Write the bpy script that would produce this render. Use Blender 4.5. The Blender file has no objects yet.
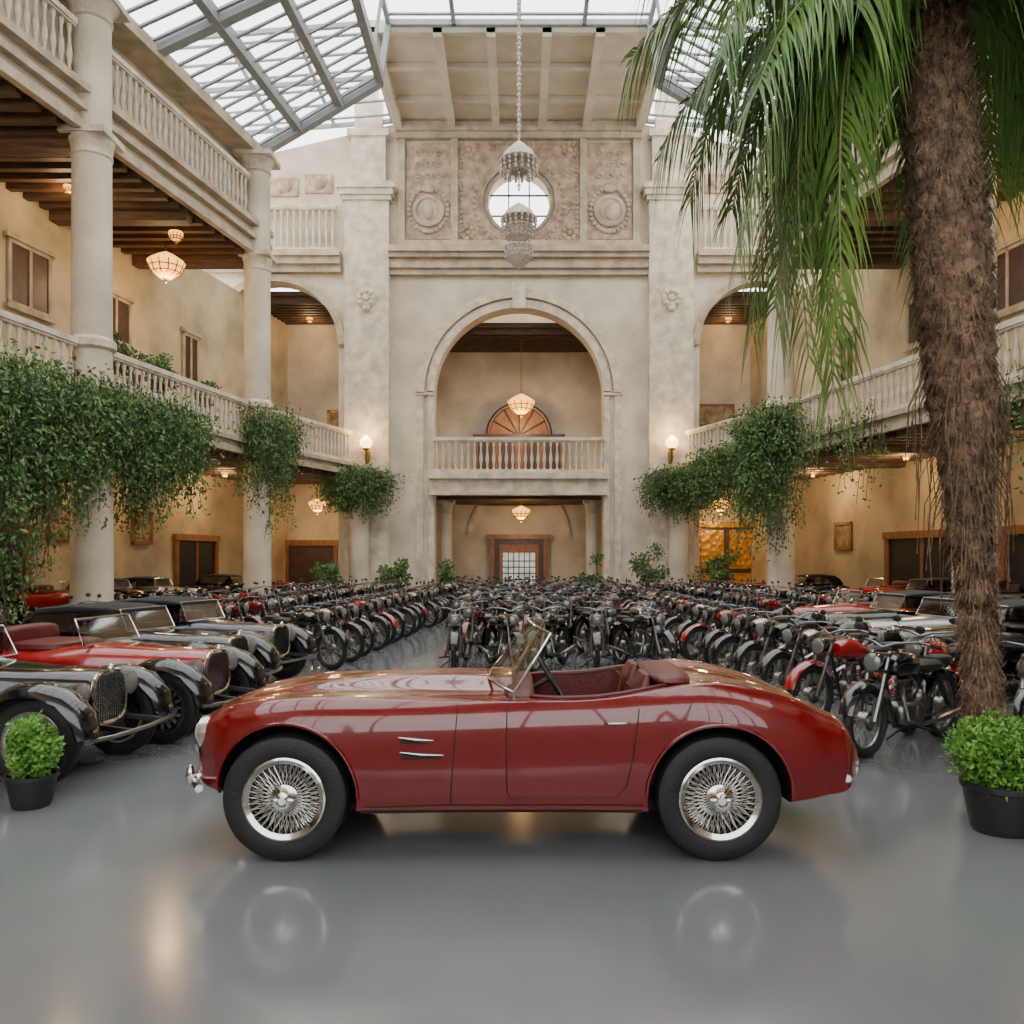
import bpy, math, random
import numpy as np
from mathutils import Vector, Matrix
random.seed(7); np.random.seed(7)
COL=bpy.context.scene.collection
pi=math.pi
# ------------------------------------------------------------ materials
def mat(name,col,rough=.5,metal=0,noise=None,bump=None,emit=None,coat=0,col2=None,trans=0,stretch=None,spec=None):
    m=bpy.data.materials.new(name); m.use_nodes=True
    nt=m.node_tree; b=nt.nodes['Principled BSDF']
    c=(*col,1)
    b.inputs['Base Color'].default_value=c
    b.inputs['Roughness'].default_value=rough
    b.inputs['Metallic'].default_value=metal
    if coat: b.inputs['Coat Weight'].default_value=coat; b.inputs['Coat Roughness'].default_value=.03
    if trans: b.inputs['Transmission Weight'].default_value=trans
    if spec is not None: b.inputs['Specular IOR Level'].default_value=spec
    if emit: 
        b.inputs['Emission Color'].default_value=(*emit[0],1); b.inputs['Emission Strength'].default_value=emit[1]
    if noise or bump:
        tc=nt.nodes.new('ShaderNodeTexCoord'); mp=nt.nodes.new('ShaderNodeMapping')
        nt.links.new(tc.outputs['Object'],mp.inputs['Vector'])
        if stretch: mp.inputs['Scale'].default_value=stretch
    if noise:
        n=nt.nodes.new('ShaderNodeTexNoise'); n.inputs['Scale'].default_value=noise[0]; n.inputs['Detail'].default_value=4
        nt.links.new(mp.outputs[0],n.inputs['Vector'])
        r=nt.nodes.new('ShaderNodeValToRGB')
        a=noise[1]
        c2=col2 or tuple(min(1,x*(1+a)) for x in col)
        r.color_ramp.elements[0].position=.32; r.color_ramp.elements[1].position=.68
        r.color_ramp.elements[0].color=(*[x*(1-a) for x in col],1) if not col2 else c
        r.color_ramp.elements[1].color=(*c2,1)
        nt.links.new(n.outputs['Fac'],r.inputs['Fac']); nt.links.new(r.outputs['Color'],b.inputs['Base Color'])
    if bump:
        if len(bump)>2 and bump[2]=='v':
            n2=nt.nodes.new('ShaderNodeTexVoronoi'); n2.inputs['Scale'].default_value=bump[0]; out=n2.outputs['Distance']
        else:
            n2=nt.nodes.new('ShaderNodeTexNoise'); n2.inputs['Scale'].default_value=bump[0]; n2.inputs['Detail'].default_value=4; out=n2.outputs['Fac']
        nt.links.new(mp.outputs[0],n2.inputs['Vector'])
        bp=nt.nodes.new('ShaderNodeBump'); bp.inputs['Strength'].default_value=bump[1]; bp.inputs['Distance'].default_value=.05
        nt.links.new(out,bp.inputs['Height']); nt.links.new(bp.outputs[0],b.inputs['Normal'])
    return m
M={}
M['stone']=mat('stone_plaster',(.58,.50,.385),.85,noise=(.9,.18),bump=(7,.4))
M['stone2']=mat('carved_stone',(.58,.505,.39),.85,noise=(2.5,.24),bump=(14,.6))
M['trim']=mat('cornice_stone',(.42,.34,.24),.8,noise=(2,.25),bump=(12,.4))
M['relief']=mat('carved_relief',(.40,.29,.20),.85,noise=(3,.35),bump=(3.2,1.0,'v'))
M['warm']=mat('warm_plaster',(.50,.40,.25),.9,noise=(.7,.25),bump=(6,.25))
M['wood']=mat('ceiling_wood',(.085,.042,.02),.65,noise=(2,.45),stretch=(1,6,6),bump=(6,.3))
M['wood2']=mat('polished_oak',(.25,.10,.03),.4,noise=(3,.35),stretch=(6,6,1))
M['darkwood']=mat('dark_wood',(.06,.026,.012),.4,noise=(3,.3))
M['steel']=mat('painted_roof_steel',(.24,.26,.265),.55,noise=(3,.1))
M['ceil']=mat('vault_plaster',(.56,.49,.38),.85,noise=(1.2,.12))
M['chrome']=mat('chrome',(.68,.67,.65),.14,1)
M['chromed']=mat('aged_chrome',(.38,.375,.36),.25,1)
M['dchrome']=mat('dull_plated_steel',(.20,.195,.19),.3,1)
M['iron']=mat('dark_iron',(.04,.037,.033),.45,.7)
M['tyre']=mat('tyre_rubber',(.008,.008,.008),.62,bump=(60,.15))
M['red']=mat('deep_red_paint',(.135,.0008,.0022),.25,0,coat=1,spec=.3)
M['well']=mat('wheel_well_black',(.004,.004,.004),.9)
M['leather']=mat('red_leather',(.085,.006,.007),.45,bump=(40,.15))
M['seam']=mat('seam_black',(.010,.001,.001),.6)
M['black']=mat('black_paint',(.006,.006,.007),.15,coat=.6)
M['blackm']=mat('matt_black',(.010,.010,.010),.5)
M['fabric']=mat('black_canvas',(.016,.015,.015),.85,bump=(50,.3))
M['red2']=mat('bright_red_paint',(.30,.004,.006),.2,coat=1)
M['dred']=mat('dark_red_tank',(.16,.004,.005),.25,coat=.8)
M['silver']=mat('silver_paint',(.30,.30,.31),.3,.7,coat=.6)
M['cream']=mat('cream_paint',(.30,.26,.18),.3,coat=.5)
M['blue']=mat('navy_paint',(.010,.014,.03),.2,coat=.6)
M['leaf']=mat('ivy_leaf',(.035,.095,.02),.55,noise=(1.6,.5),col2=(.13,.24,.065))
M['leafb']=mat('bright_leaf',(.06,.18,.015),.5,noise=(6,.5),col2=(.18,.37,.05))
M['frond']=mat('palm_leaf',(.045,.14,.022),.42,noise=(1.4,.5),col2=(.20,.32,.07))
M['rachis']=mat('palm_stem',(.18,.19,.06),.5)
M['bark']=mat('palm_bark',(.095,.052,.03),.95,noise=(9,.5),col2=(.30,.19,.115),bump=(25,1))
M['stem']=mat('vine_stem',(.08,.065,.035),.8)
M['soil']=mat('soil',(.03,.02,.012),.95,bump=(30,.8))
M['pot']=mat('charcoal_pot',(.014,.014,.016),.5,bump=(20,.1))
M['terra']=mat('stone_pot',(.15,.11,.075),.8)
M['bulb']=mat('warm_glass_lamp',(.8,.45,.12),.3,bump=(14,.8,'v'),emit=((1,.42,.075),3.2))
M['bulbs']=mat('sconce_flame_glass',(.9,.6,.3),.3,emit=((1,.52,.14),8))
M['crystal']=mat('crystal',(.50,.44,.36),.25,.3,bump=(30,.8,'v'),emit=((.9,.75,.55),.05))
M['brass']=mat('aged_brass',(.28,.17,.06),.35,1)
M['gold']=mat('gilded_panel',(.50,.26,.05),.4,.5,bump=(4,.8,'v'))
M['canvas']=mat('old_painting',(.30,.21,.11),.7,noise=(3,.6))
M['lens']=mat('lamp_lens',(.45,.45,.42),.1,.3)
M['dlens']=mat('dim_lamp_lens',(.22,.22,.21),.12,.4)
M['pane']=mat('bright_window_pane',(.6,.65,.62),.2,noise=(2.5,.5),emit=((.85,.95,.9),.3))
M['taill']=mat('tail_lamp_red',(.3,.01,.01),.2,coat=1)
M['spoke']=mat('bright_wire',(.62,.61,.58),.3,1)
M['dspoke']=mat('dull_wire',(.30,.29,.28),.35,1)
def glassmat(name,fac,col):
    m=bpy.data.materials.new(name); m.use_nodes=True; nt=m.node_tree; nt.nodes.clear()
    o=nt.nodes.new('ShaderNodeOutputMaterial'); mx=nt.nodes.new('ShaderNodeMixShader')
    t=nt.nodes.new('ShaderNodeBsdfTransparent'); g=nt.nodes.new('ShaderNodeBsdfGlossy')
    t.inputs[0].default_value=(*col,1); g.inputs['Roughness'].default_value=.05
    mx.inputs[0].default_value=fac
    nt.links.new(t.outputs[0],mx.inputs[1]); nt.links.new(g.outputs[0],mx.inputs[2]); nt.links.new(mx.outputs[0],o.inputs[0])
    return m
M['glass']=glassmat('roof_glass',.05,(.97,.99,1))
M['wglass']=glassmat('windscreen_glass',.2,(.80,.80,.74))
M['dglass']=glassmat('dusty_glass',.2,(.3,.3,.29))
def floormat():
    m=mat('polished_concrete',(.15,.157,.163),.18,noise=(.5,.12))
    nt=m.node_tree; b=nt.nodes['Principled BSDF']
    tc=nt.nodes.new('ShaderNodeTexCoord')
    n=nt.nodes.new('ShaderNodeTexNoise'); n.inputs['Scale'].default_value=.9; n.inputs['Detail'].default_value=4
    nt.links.new(tc.outputs['Object'],n.inputs['Vector'])
    r=nt.nodes.new('ShaderNodeMapRange'); r.inputs['To Min'].default_value=.07; r.inputs['To Max'].default_value=.2
    nt.links.new(n.outputs['Fac'],r.inputs['Value']); nt.links.new(r.outputs[0],b.inputs['Roughness'])
    b.inputs['Specular IOR Level'].default_value=.75
    return m
M['floor']=floormat()
# ------------------------------------------------------------ mesh builder
class MB:
    def __init__(s): s.v=[];s.f=[];s.m=[]
    def add(s,vs,fs,mi=0):
        o=len(s.v); s.v.extend([tuple(v) for v in vs]); s.f.extend([[i+o for i in f] for f in fs]); s.m.extend([mi]*len(fs)); return s
    def merge(s,other,mi_map=None):
        o=len(s.v); s.v.extend(other.v); s.f.extend([[i+o for i in f] for f in other.f])
        s.m.extend([mi_map[i] if mi_map else i for i in other.m])
    def box(s,x0,x1,y0,y1,z0,z1,mi=0):
        vs=[(x,y,z) for x in(x0,x1) for y in(y0,y1) for z in(z0,z1)]
        return s.add(vs,[(0,1,3,2),(4,6,7,5),(0,4,5,1),(2,3,7,6),(0,2,6,4),(1,5,7,3)],mi)
    def beam(s,p1,p2,w,h,mi=0):
        p1=Vector(p1);p2=Vector(p2);d=(p2-p1).normalized()
        up=Vector((0,0,1)) if abs(d.z)<.95 else Vector((0,1,0))
        sd=d.cross(up).normalized(); up=sd.cross(d)
        vs=[p+sd*(a*w/2)+up*(b*h/2) for p in(p1,p2) for a,b in((-1,-1),(1,-1),(1,1),(-1,1))]
        return s.add(vs,[(0,1,2,3),(7,6,5,4),(0,4,5,1),(1,5,6,2),(2,6,7,3),(3,7,4,0)],mi)
    def loft(s,rings,mi=0,cap=True,closed=True):
        n=len(rings[0]); vs=[p for r in rings for p in r]; fs=[]
        for i in range(len(rings)-1):
            for j in range(n if closed else n-1):
                k=(j+1)%n; fs.append((i*n+j,i*n+k,(i+1)*n+k,(i+1)*n+j))
        if cap: fs.append(tuple(range(n))[::-1]); fs.append(tuple(range((len(rings)-1)*n,len(rings)*n)))
        return s.add(vs,fs,mi)
    def tube(s,pts,r,n=6,mi=0,closed=False):
        pts=[Vector(p) for p in pts]; L=len(pts); rings=[]
        rr=r if isinstance(r,(list,tuple)) else [r]*L
        ref=None
        for i,p in enumerate(pts):
            if closed: d=pts[(i+1)%L]-pts[i-1]
            else: d=pts[min(i+1,L-1)]-pts[max(i-1,0)]
            d.normalize()
            if ref is None: ref=Vector((0,0,1)) if abs(d.z)<.9 else Vector((1,0,0))
            a=ref-d*ref.dot(d)
            if a.length<1e-3: a=Vector((0,1,0))-d*d.y
            a.normalize(); ref=a; b=d.cross(a)
            rings.append([p+(a*math.cos(2*pi*k/n)+b*math.sin(2*pi*k/n))*rr[i] for k in range(n)])
        if closed: rings.append(rings[0])
        return s.loft(rings,mi,cap=not closed)
    def cyl(s,p1,p2,r1,r2=None,n=12,mi=0): return s.tube([p1,p2],[r1,r1 if r2 is None else r2],n,mi)
    def lathe(s,prof,c=(0,0,0),axis='z',n=24,mi=0,cap=False):
        rings=[]
        for r,h in prof:
            ring=[]
            for k in range(n):
                a=2*pi*k/n; u=r*math.cos(a); v=r*math.sin(a)
                p=(u,v,h) if axis=='z' else ((u,h,v) if axis=='y' else (h,u,v))
                ring.append((p[0]+c[0],p[1]+c[1],p[2]+c[2]))
            rings.append(ring)
        return s.loft(rings,mi,cap=cap)
    def se(s,c,r,e1=1,e2=1,n=16,mi=0):
        sg=lambda a,e: math.copysign(abs(a)**e,a)
        rings=[]; m=max(6,n//2)
        for i in range(m+1):
            ph=-pi/2+pi*i/m; ph=max(-pi/2+.02,min(pi/2-.02,ph))
            rings.append([(c[0]+r[0]*sg(math.cos(ph),e1)*sg(math.cos(2*pi*k/n),e2),
                           c[1]+r[1]*sg(math.cos(ph),e1)*sg(math.sin(2*pi*k/n),e2),
                           c[2]+r[2]*sg(math.sin(ph),e1)) for k in range(n)])
        return s.loft(rings,mi)
    def mesh(s,name,mats,sharp=38):
        me=bpy.data.meshes.new(name); me.from_pydata(s.v,[],s.f)
        for m in mats: me.materials.append(M[m] if isinstance(m,str) else m)
        me.polygons.foreach_set('material_index',s.m); me.update()
        import bmesh
        bm=bmesh.new(); bm.from_mesh(me); bmesh.ops.recalc_face_normals(bm,faces=bm.faces); bm.to_mesh(me); bm.free()
        me.polygons.foreach_set('use_smooth',[True]*len(me.polygons))
        me.set_sharp_from_angle(angle=math.radians(sharp))
        return me
def obj(name,me,parent=None,loc=(0,0,0),rot=(0,0,0),**kw):
    o=bpy.data.objects.new(name,me); COL.objects.link(o); o.location=loc; o.rotation_euler=rot
    if parent: o.parent=parent
    for k,v in kw.items(): o[k]=v
    return o
def top(name,label,cat,loc=(0,0,0),rz=0,group=None,me=None,kind=None):
    o=obj(name,me,None,loc,(0,0,rz)); o['label']=label; o['category']=cat
    if group:o['group']=group
    if kind:o['kind']=kind
    return o
def struct(name,mb,mats,label=None,cat=None):
    o=obj(name,mb.mesh(name,mats)); o['kind']='structure'
    o['label']=label or name.replace('_',' '); o['category']=cat or name.split('_')[0]
    return o
def dup(root,loc,rz,label=None):
    r=root.copy(); COL.objects.link(r); r.location=loc; r.rotation_euler=(0,0,rz)
    if label: r['label']=label
    def rec(src,dst):
        for c in src.children:
            d=c.copy(); COL.objects.link(d); d.parent=dst; rec(c,d)
    rec(root,r); return r
def prism(outer,holes,y0,y1):
    cu=bpy.data.curves.new('t','CURVE'); cu.dimensions='2D'; cu.fill_mode='BOTH'; cu.extrude=(y1-y0)/2
    for poly in [outer]+holes:
        sp=cu.splines.new('POLY'); sp.points.add(len(poly)-1); sp.use_cyclic_u=True
        for i,(x,z) in enumerate(poly): sp.points[i].co=(x,z,0,1)
    o=bpy.data.objects.new('t',cu); COL.objects.link(o); bpy.context.view_layer.update()
    me=bpy.data.meshes.new_from_object(o.evaluated_get(bpy.context.evaluated_depsgraph_get()))
    mb=MB(); mb.add([(v.co.x,(y0+y1)/2+v.co.z,v.co.y) for v in me.vertices],[tuple(p.vertices) for p in me.polygons])
    bpy.data.objects.remove(o); return mb
def arc(cx,cz,r,a0,a1,n=24): return [(cx+r*math.cos(a0+(a1-a0)*i/n),cz+r*math.sin(a0+(a1-a0)*i/n)) for i in range(n+1)]
# ------------------------------------------------------------ hall
E=lambda y:10.8-.19*(y-21.5)      # inner gallery edge (hall narrows toward the end wall)
W=lambda y:E(y)+4.3               # side wall
mb=MB(); mb.box(-21,21,-8,43,-.2,0); struct('floor',mb,['floor'],'polished grey concrete hall floor')
mb=MB(); mb.box(-20.5,20.5,-6.4,-6,13.5,21); mb.box(-20.5,20.5,-6.4,-6,0,2.2)
for sg in(-1,1): mb.box(min(sg*8.5,sg*20.5),max(sg*8.5,sg*20.5),-6.4,-6,2.2,13.5)
struct('wall_front',mb,['stone'],'plaster wall closing the hall, with a glazed opening added for fill light')
mb=MB(); mb.box(-20.5,20.5,-6.2,-.2,20.7,21); struct('ceiling_front',mb,['ceil'],'plaster ceiling')
mb=MB(); mb.box(-8.5,8.5,-6.22,-6.2,2.2,13.5,1)  # glazing behind the camera, added to throw fill light on the roadster
for i in range(11): mb.box(-8.5+i*1.7-.06,-8.5+i*1.7+.06,-6.3,-6.1,2.2,13.5)
for i in range(7): mb.box(-8.5,8.5,-6.28,-6.12,2.2+i*1.88-.05,2.2+i*1.88+.05)
struct('window_20',mb,['iron','glass'],'unseen glazed front window with iron bars, added for fill light')
archh=[(-3.67,0.0),(-3.67,9.03)]+arc(0,9.03,3.67,pi,0,32)[1:]+[(3.67,0.0)]
def sidearch(sg): 
    c=10.6*sg; return [(c-2.75,0.0),(c-2.75,11.1)]+arc(c,11.1,2.75,pi,0,24)[1:]+[(c+2.75,0.0)]
out=[(-14.5,0)]+sidearch(-1)+archh+sidearch(1)+[(14.5,0),(14.5,18.6),(5.5,20.7),(5.4,20.7),(-5.4,20.7),(-5.5,20.7),(-14.5,18.6)]
wall=prism(out,[arc(0,17.3,1.35,0,2*pi-.15,40)],37,37.8)
struct('wall_back',wall,['stone'],'tall plastered stone end wall with central arch')
mb=MB()
for a,b in((-13,-4.2),(4.2,13),(-4.2,4.2)): mb.box(a,b,41.5,41.9,0,14)
for x in(-4.35,4.05,-7.75,7.45): mb.box(x,x+.3,37.8,41.5,0,14)
struct('wall_recess',mb,['stone'],'plaster wall behind the arches')
mb=MB(); mb.box(-4.1,4.1,37.8,41.5,12.1,12.3)
for i in range(9): mb.box(-4.1,4.1,38+i*.4,38.15+i*.4,11.85,12.1)
mb.box(-4.1,4.1,37.8,41.5,4.45,4.6)
for sg in(-1,1):
    mb.box(min(7.75*sg,13*sg),max(7.75*sg,13*sg),37.8,41.5,13.5,13.7)
    for i in range(9): mb.box(min(7.75*sg,13*sg),max(7.75*sg,13*sg),38+i*.4,38.15+i*.4,13.2,13.5)
struct('ceiling',mb,['wood'],'dark timber ceiling behind the arches')
n_trim=[0]
def trim(mb,mats,label):
    n_trim[0]+=1; return struct('trim_%d'%n_trim[0],mb,mats,label,'trim')
for sg in(-1,1):
    q=lambda xa,xb,y0,y1,z0,z1,mb,mi=0:mb.add([(sg*xa(y0),y0,z0),(sg*xb(y0),y0,z0),(sg*xb(y1),y1,z0),(sg*xa(y1),y1,z0),(sg*xa(y0),y0,z1),(sg*xb(y0),y0,z1),(sg*xb(y1),y1,z1),(sg*xa(y1),y1,z1)],
        [(0,3,2,1),(4,5,6,7),(0,1,5,4),(1,2,6,5),(2,3,7,6),(3,0,4,7)],mi)
    mb=MB(); q(W,lambda y:W(y)+.4,-6,41.5,0,13.4,mb)
    struct('wall_left' if sg<0 else 'wall_right',mb,['warm'],'warm plaster side wall of the gallery')
    mb=MB(); q(lambda y:E(y)+.7,lambda y:E(y)+1,-6,31,13.5,16.0,mb)
    mb.box(min(sg*11,sg*14),max(sg*11,sg*14),31,31.3,13.5,18)
    struct('wall_left_attic' if sg<0 else 'wall_right_attic',mb,['stone'],'attic wall behind the top railing')
    inner=[(E(-6),-6),(E(29.9),29.9),(7.0,36.3),(7.0,36.98),(7.9,36.98),(7.9,41.5)]
    outer=[(W(41.5),41.5),(W(-6),-6)]
    pl=[(sg*a,b) for a,b in inner+outer]
    def slab(pl,z0,z1):
        m=MB(); n=len(pl); m.add([(a,b,z0) for a,b in pl]+[(a,b,z1) for a,b in pl],[tuple(range(n))[::-1],tuple(range(n,2*n))]+[(i,(i+1)%n,(i+1)%n+n,i+n) for i in range(n)]); return m
    m=slab(pl,5.45,5.82); struct('floor_left_gallery' if sg<0 else 'floor_right_gallery',m,['stone'],'lower gallery floor slab')
    pu=[(sg*E(-6),-6),(sg*E(30.6),30.6),(sg*W(30.6),30.6),(sg*W(-6),-6)]
    m=slab(pu,12.6,13.5); struct('floor_left_upper' if sg<0 else 'floor_right_upper',m,['stone'],'upper gallery slab')
    mb=MB()
    mb.add([(sg*(E(-6)+.12),-6,12.58),(sg*W(-6),-6,12.58),(sg*W(30.5),30.5,12.58),(sg*(E(30.5)+.12),30.5,12.58)],[(0,1,2,3)])
    mb.add([(sg*(E(-6)+.12),-6,5.43),(sg*W(-6),-6,5.43),(sg*W(41.4),41.4,5.43),(sg*8,41.4,5.43),(sg*8,36.8,5.43),(sg*7.3,36.0,5.43),(sg*(E(29.9)+.12),29.9,5.43)],[(0,1,2,3,4,5,6)])
    for i in range(68):
        y=-5.5+i*.62
        mb.beam((sg*(E(y)+.15),y,12.45),(sg*W(y),y,12.45),.22,.3) if y<30.3 else None
        if y<36.5: 
            xi=E(y)+.15 if y<29.9 else E(29.9)-(y-29.9)*.344+.2
            mb.beam((sg*xi,y,5.3),(sg*W(y),y,5.3),.2,.28)
    for y in(-4,1,6,11,16,21.5,26,29.9): mb.beam((sg*(E(y)+.15),y,12.3),(sg*W(y),y,12.3),.45,.5); mb.beam((sg*(E(y)+.15),y,5.2),(sg*W(y),y,5.2),.4,.4)
    struct('ceiling_left' if sg<0 else 'ceiling_right',mb,['wood'],'dark timber joists under the galleries')
    mb=MB()
    for z,h,o in((12.5,.22,.10),(12.95,.16,.16),(13.42,.2,.22)): mb.beam((sg*(E(-6)-o/2),-6,z),(sg*(E(30.6)-o/2),30.6,z),o+.1,h)
    for z,h,o in((5.42,.16,.06),(5.78,.14,.14)):
        mb.beam((sg*(E(-6)-o/2),-6,z),(sg*(E(29.9)-o/2),29.9,z),o+.1,h); mb.beam((sg*(E(29.9)-o/2),29.9,z),(sg*(7.0-o/2),36.3,z),o+.1,h)
    mb.beam((sg*(E(-6)+.3),-6,16.05),(sg*(E(30.6)+.3),30.6,16.05),1.0,.3)
    trim(mb,['trim'],'moulded stone gallery edge')
for sg in(-1,1):
    mb=MB()
    def bx(a,b,*r): mb.box(min(sg*a,sg*b),max(sg*a,sg*b),*r)
    bx(5.6,7.5,36.5,37.05,0,17.4); bx(5.45,7.65,36.35,37.05,0,.6); bx(5.45,7.65,36.4,37.05,.6,.8)
    bx(5.4,7.7,36.3,37.05,17.4,17.65); bx(5.5,7.6,36.4,37.05,17.2,17.4); bx(5.3,7.8,36.2,37.05,17.65,17.9)
    bx(5.75,7.25,36.6,37.05,17.9,20.0); bx(5.6,7.4,36.5,37.05,20.0,20.3); bx(5.9,7.1,36.65,37.05,20.3,21.6); bx(6.1,6.9,36.7,37.05,21.6,22.2)
    trim(mb,['stone2'],'tall stone pilaster with stepped capital')
    mb=MB(); mb.lathe([(.02,-.16),(.12,-.15),(.2,-.05),(.3,-.14),(.42,-.1),(.46,0)],(sg*6.55,36.5,13.0),'y',20,cap=True)
    for k in range(8):
        a=k*pi/4; mb.se((sg*6.55+.3*math.cos(a),36.42,13+.3*math.sin(a)),(.12,.1,.12),n=10)
    mb.se((sg*6.55,36.42,12.55),(.16,.1,.14),n=10)
    top('wall_rosette','carved stone rosette set high on the pilaster','ornament',me=mb.mesh('wall_rosette',['stone2']))
    mb=MB(); bx(7.7,13.6,36.7,37.05,14.2,14.5); bx(7.7,13.6,36.5,37.05,14.5,14.8); bx(7.7,13.6,36.35,37.05,14.8,15.05)
    ring=arc(sg*10.6,11.1,2.75,0,pi,24); ro=arc(sg*10.6,11.1,3.05,0,pi,24)
    for i in range(24):
        a,b=ring[i],ring[i+1]; c,d=ro[i+1],ro[i]
        mb.add([(p[0],y,p[1]) for y in(36.85,37.02) for p in(a,b,c,d)],[(0,1,2,3),(7,6,5,4),(0,4,5,1),(2,6,7,3)])
    trim(mb,['trim'],'side arch moulding and cornice')
mb=MB()
for a,z0,z1,y0 in((5.6,14.1,14.35,36.75),(5.6,14.35,14.75,36.6),(5.6,14.75,14.95,36.4),(5.6,14.95,15.2,36.25)): mb.box(-a,a,y0,37.05,z0,z1)
mb.box(-5.3,5.3,36.7,37.02,20.0,20.25); mb.box(-5.3,5.3,36.55,37.02,20.25,20.65); mb.box(-5.3,5.3,36.75,37.02,15.2,15.6)
for x in (-5.25,-2.95,2.65,4.95): mb.box(x,x+.3,36.8,37.02,15.6,20.0)
trim(mb,['trim'],'main stone cornice and frieze')
mb=MB()
for r0,r1,y in((3.67,4.0,36.85),(4.1,4.45,36.78)):
    A=arc(0,9.03,r0,0,pi,40);B=arc(0,9.03,r1,0,pi,40)
    for i in range(40): mb.add([(p[0],yy,p[1]) for yy in(y,37.02) for p in(A[i],A[i+1],B[i+1],B[i])],[(0,1,2,3),(7,6,5,4),(0,4,5,1),(2,6,7,3)])
for sg in(-1,1): mb.box(min(sg*3.67,sg*4.5),max(sg*3.67,sg*4.5),36.85,37.02,8.9,9.08); mb.box(min(sg*3.67,sg*3.95),max(sg*3.67,sg*3.95),36.88,37.02,0,8.85); mb.box(min(sg*4.15,sg*4.45),max(sg*4.15,sg*4.45),36.9,37.02,0,8.9)
mb.box(-.28,.28,36.6,37.02,12.6,13.7)
trim(mb,['stone2'],'round arch moulding with keystone')
mb=prism([(-2.65,15.6),(2.65,15.6),(2.65,19.95),(-2.65,19.95)],[arc(0,17.3,1.55,0,2*pi-.15,40)],36.9,37.02)
for x0,x1 in((-4.9,-2.95),(2.95,4.9)): mb.box(x0,x1,36.93,37.02,15.7,19.9)
trim(mb,['relief'],'carved ornamental relief panels')
mb=MB()
for k in range(44):
    a=2*pi*k/44; mb.se((1.95*math.cos(a),36.88,17.3+1.92*math.sin(a)),(.10,.05,.10),n=8)
mb.tube([(1.6*math.cos(2*pi*k/48),36.9,17.3+1.6*math.sin(2*pi*k/48)) for k in range(48)],.05,8,closed=True)
mb.tube([(1.4*math.cos(2*pi*k/48),36.92,17.3+1.4*math.sin(2*pi*k/48)) for k in range(48)],.07,8,closed=True)
for cx,cz in((-2.2,15.95),(2.2,15.95),(-2.2,19.55),(2.2,19.55)):
    for k in range(7): mb.se((cx+.25*math.cos(k*.9),36.88,cz+.25*math.sin(k*.9)),(.12,.07,.12),n=8)
    mb.se((cx,36.87,cz),(.13,.09,.13),n=8)
for z in(15.72,19.8):
    for i in range(25): mb.se((-2.4+i*.2,36.89,z),(.08,.05,.08),n=8)
for x in(-2.5,2.5):
    for i in range(19): mb.se((x,36.89,16+i*.2),(.08,.05,.08),n=8)
for k in range(60): # scrollwork
    a=random.uniform(0,2*pi); r=random.uniform(2.2,3.0); x,z=r*math.cos(a),17.5+r*math.sin(a)
    if abs(x)<2.3 and 15.95<z<19.6: mb.tube([(x+.14*math.cos(t)*(1-t/9),36.89,z+.14*math.sin(t)*(1-t/9)) for t in [i*.7 for i in range(9)]],.03,5)
trim(mb,['relief'],'carved wreath around the round window')
for sg in(-1,1):
    mb=MB(); cx=sg*3.93
    mb.lathe([(.05,-.18),(.35,-.15),(.48,-.08),(.55,-.15),(.68,-.12),(.72,-.02)],(cx,36.93,16.9),'y',24,cap=True)
    mb.se((cx,36.78,16.85),(.24,.1,.36),n=14); mb.se((cx,36.84,17.85),(.3,.08,.18),n=12)
    for k in range(28): a=2*pi*k/28; mb.se((cx+.83*math.cos(a),36.88,16.95+.95*math.sin(a)),(.10,.05,.10),n=8)
    for z in(18.4,18.9,19.4): 
        for d in(-.45,0,.45): mb.tube([(cx+d+.15*math.cos(t)*(1-t/9),36.9,z+.15*math.sin(t)*(1-t/9)) for t in [i*.7 for i in range(9)]],.035,5)
    trim(mb,['trim'],'carved oval stone medallion on the attic wall')
mb=MB(); mb.lathe([(1.36,0),(0.01,0)],(0,37.4,17.3),'y',32,1)
for x in(-.45,.45): mb.box(x-.03,x+.03,37.3,37.38,16.05,18.55)
for z in(16.85,17.75): mb.box(-1.28,1.28,37.3,37.38,z-.03,z+.03)
struct('window_1',mb,['iron','glass'],'round attic window with iron glazing bars')
for sg in(-1,1):
    mb=MB()
    for i in range(3):
        cx=sg*(8.7+i*1.5); mb.box(cx-.6,cx+.6,36.9,37.02,17.7-.15*i,18.5-.15*i)
        mb.se((cx,36.9,18.1-.15*i),(.35,.1,.28),n=12)
    trim(mb,['relief'],'carved panels above the side arches')
mb=MB(); mb.box(-5.5,5.5,30.2,37.0,20.7,20.95)
for x in(-5.2,-2.9,-1.0,1.0,2.9,5.2): mb.box(x-.16,x+.16,30.2,37,20.35,20.7)
for y in(30.3,32.5,34.8): mb.box(-5.4,5.4,y-.1,y+.1,20.5,20.7)
struct('ceiling_vault',mb,['ceil'],'cream plaster ceiling with ribs')
def skylight(name,A,B,C_,D,nu,nv,nthin,wi=.3):
    A,B,C_,D=map(Vector,(A,B,C_,D)); mb=MB()
    P=lambda u,v:(A*(1-v)+B*v)*(1-u)+(D*(1-v)+C_*v)*u
    mb.add([P(0,0),P(0,1),P(1,1),P(1,0)],[(0,1,2,3)],1)
    for i in range(nu+1): mb.beam(P(i/nu,0),P(i/nu,1),wi*.7,wi)
    for i in range(nv+1): mb.beam(P(0,i/nv),P(1,i/nv),wi*.9,wi)
    for i in range(nthin): mb.beam(P(0,(i+.5)/nthin),P(1,(i+.5)/nthin),.11,.06)
    return struct(name,mb,['steel','glass'],'glazed roof skylight with grey steel bars')
k=2
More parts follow.
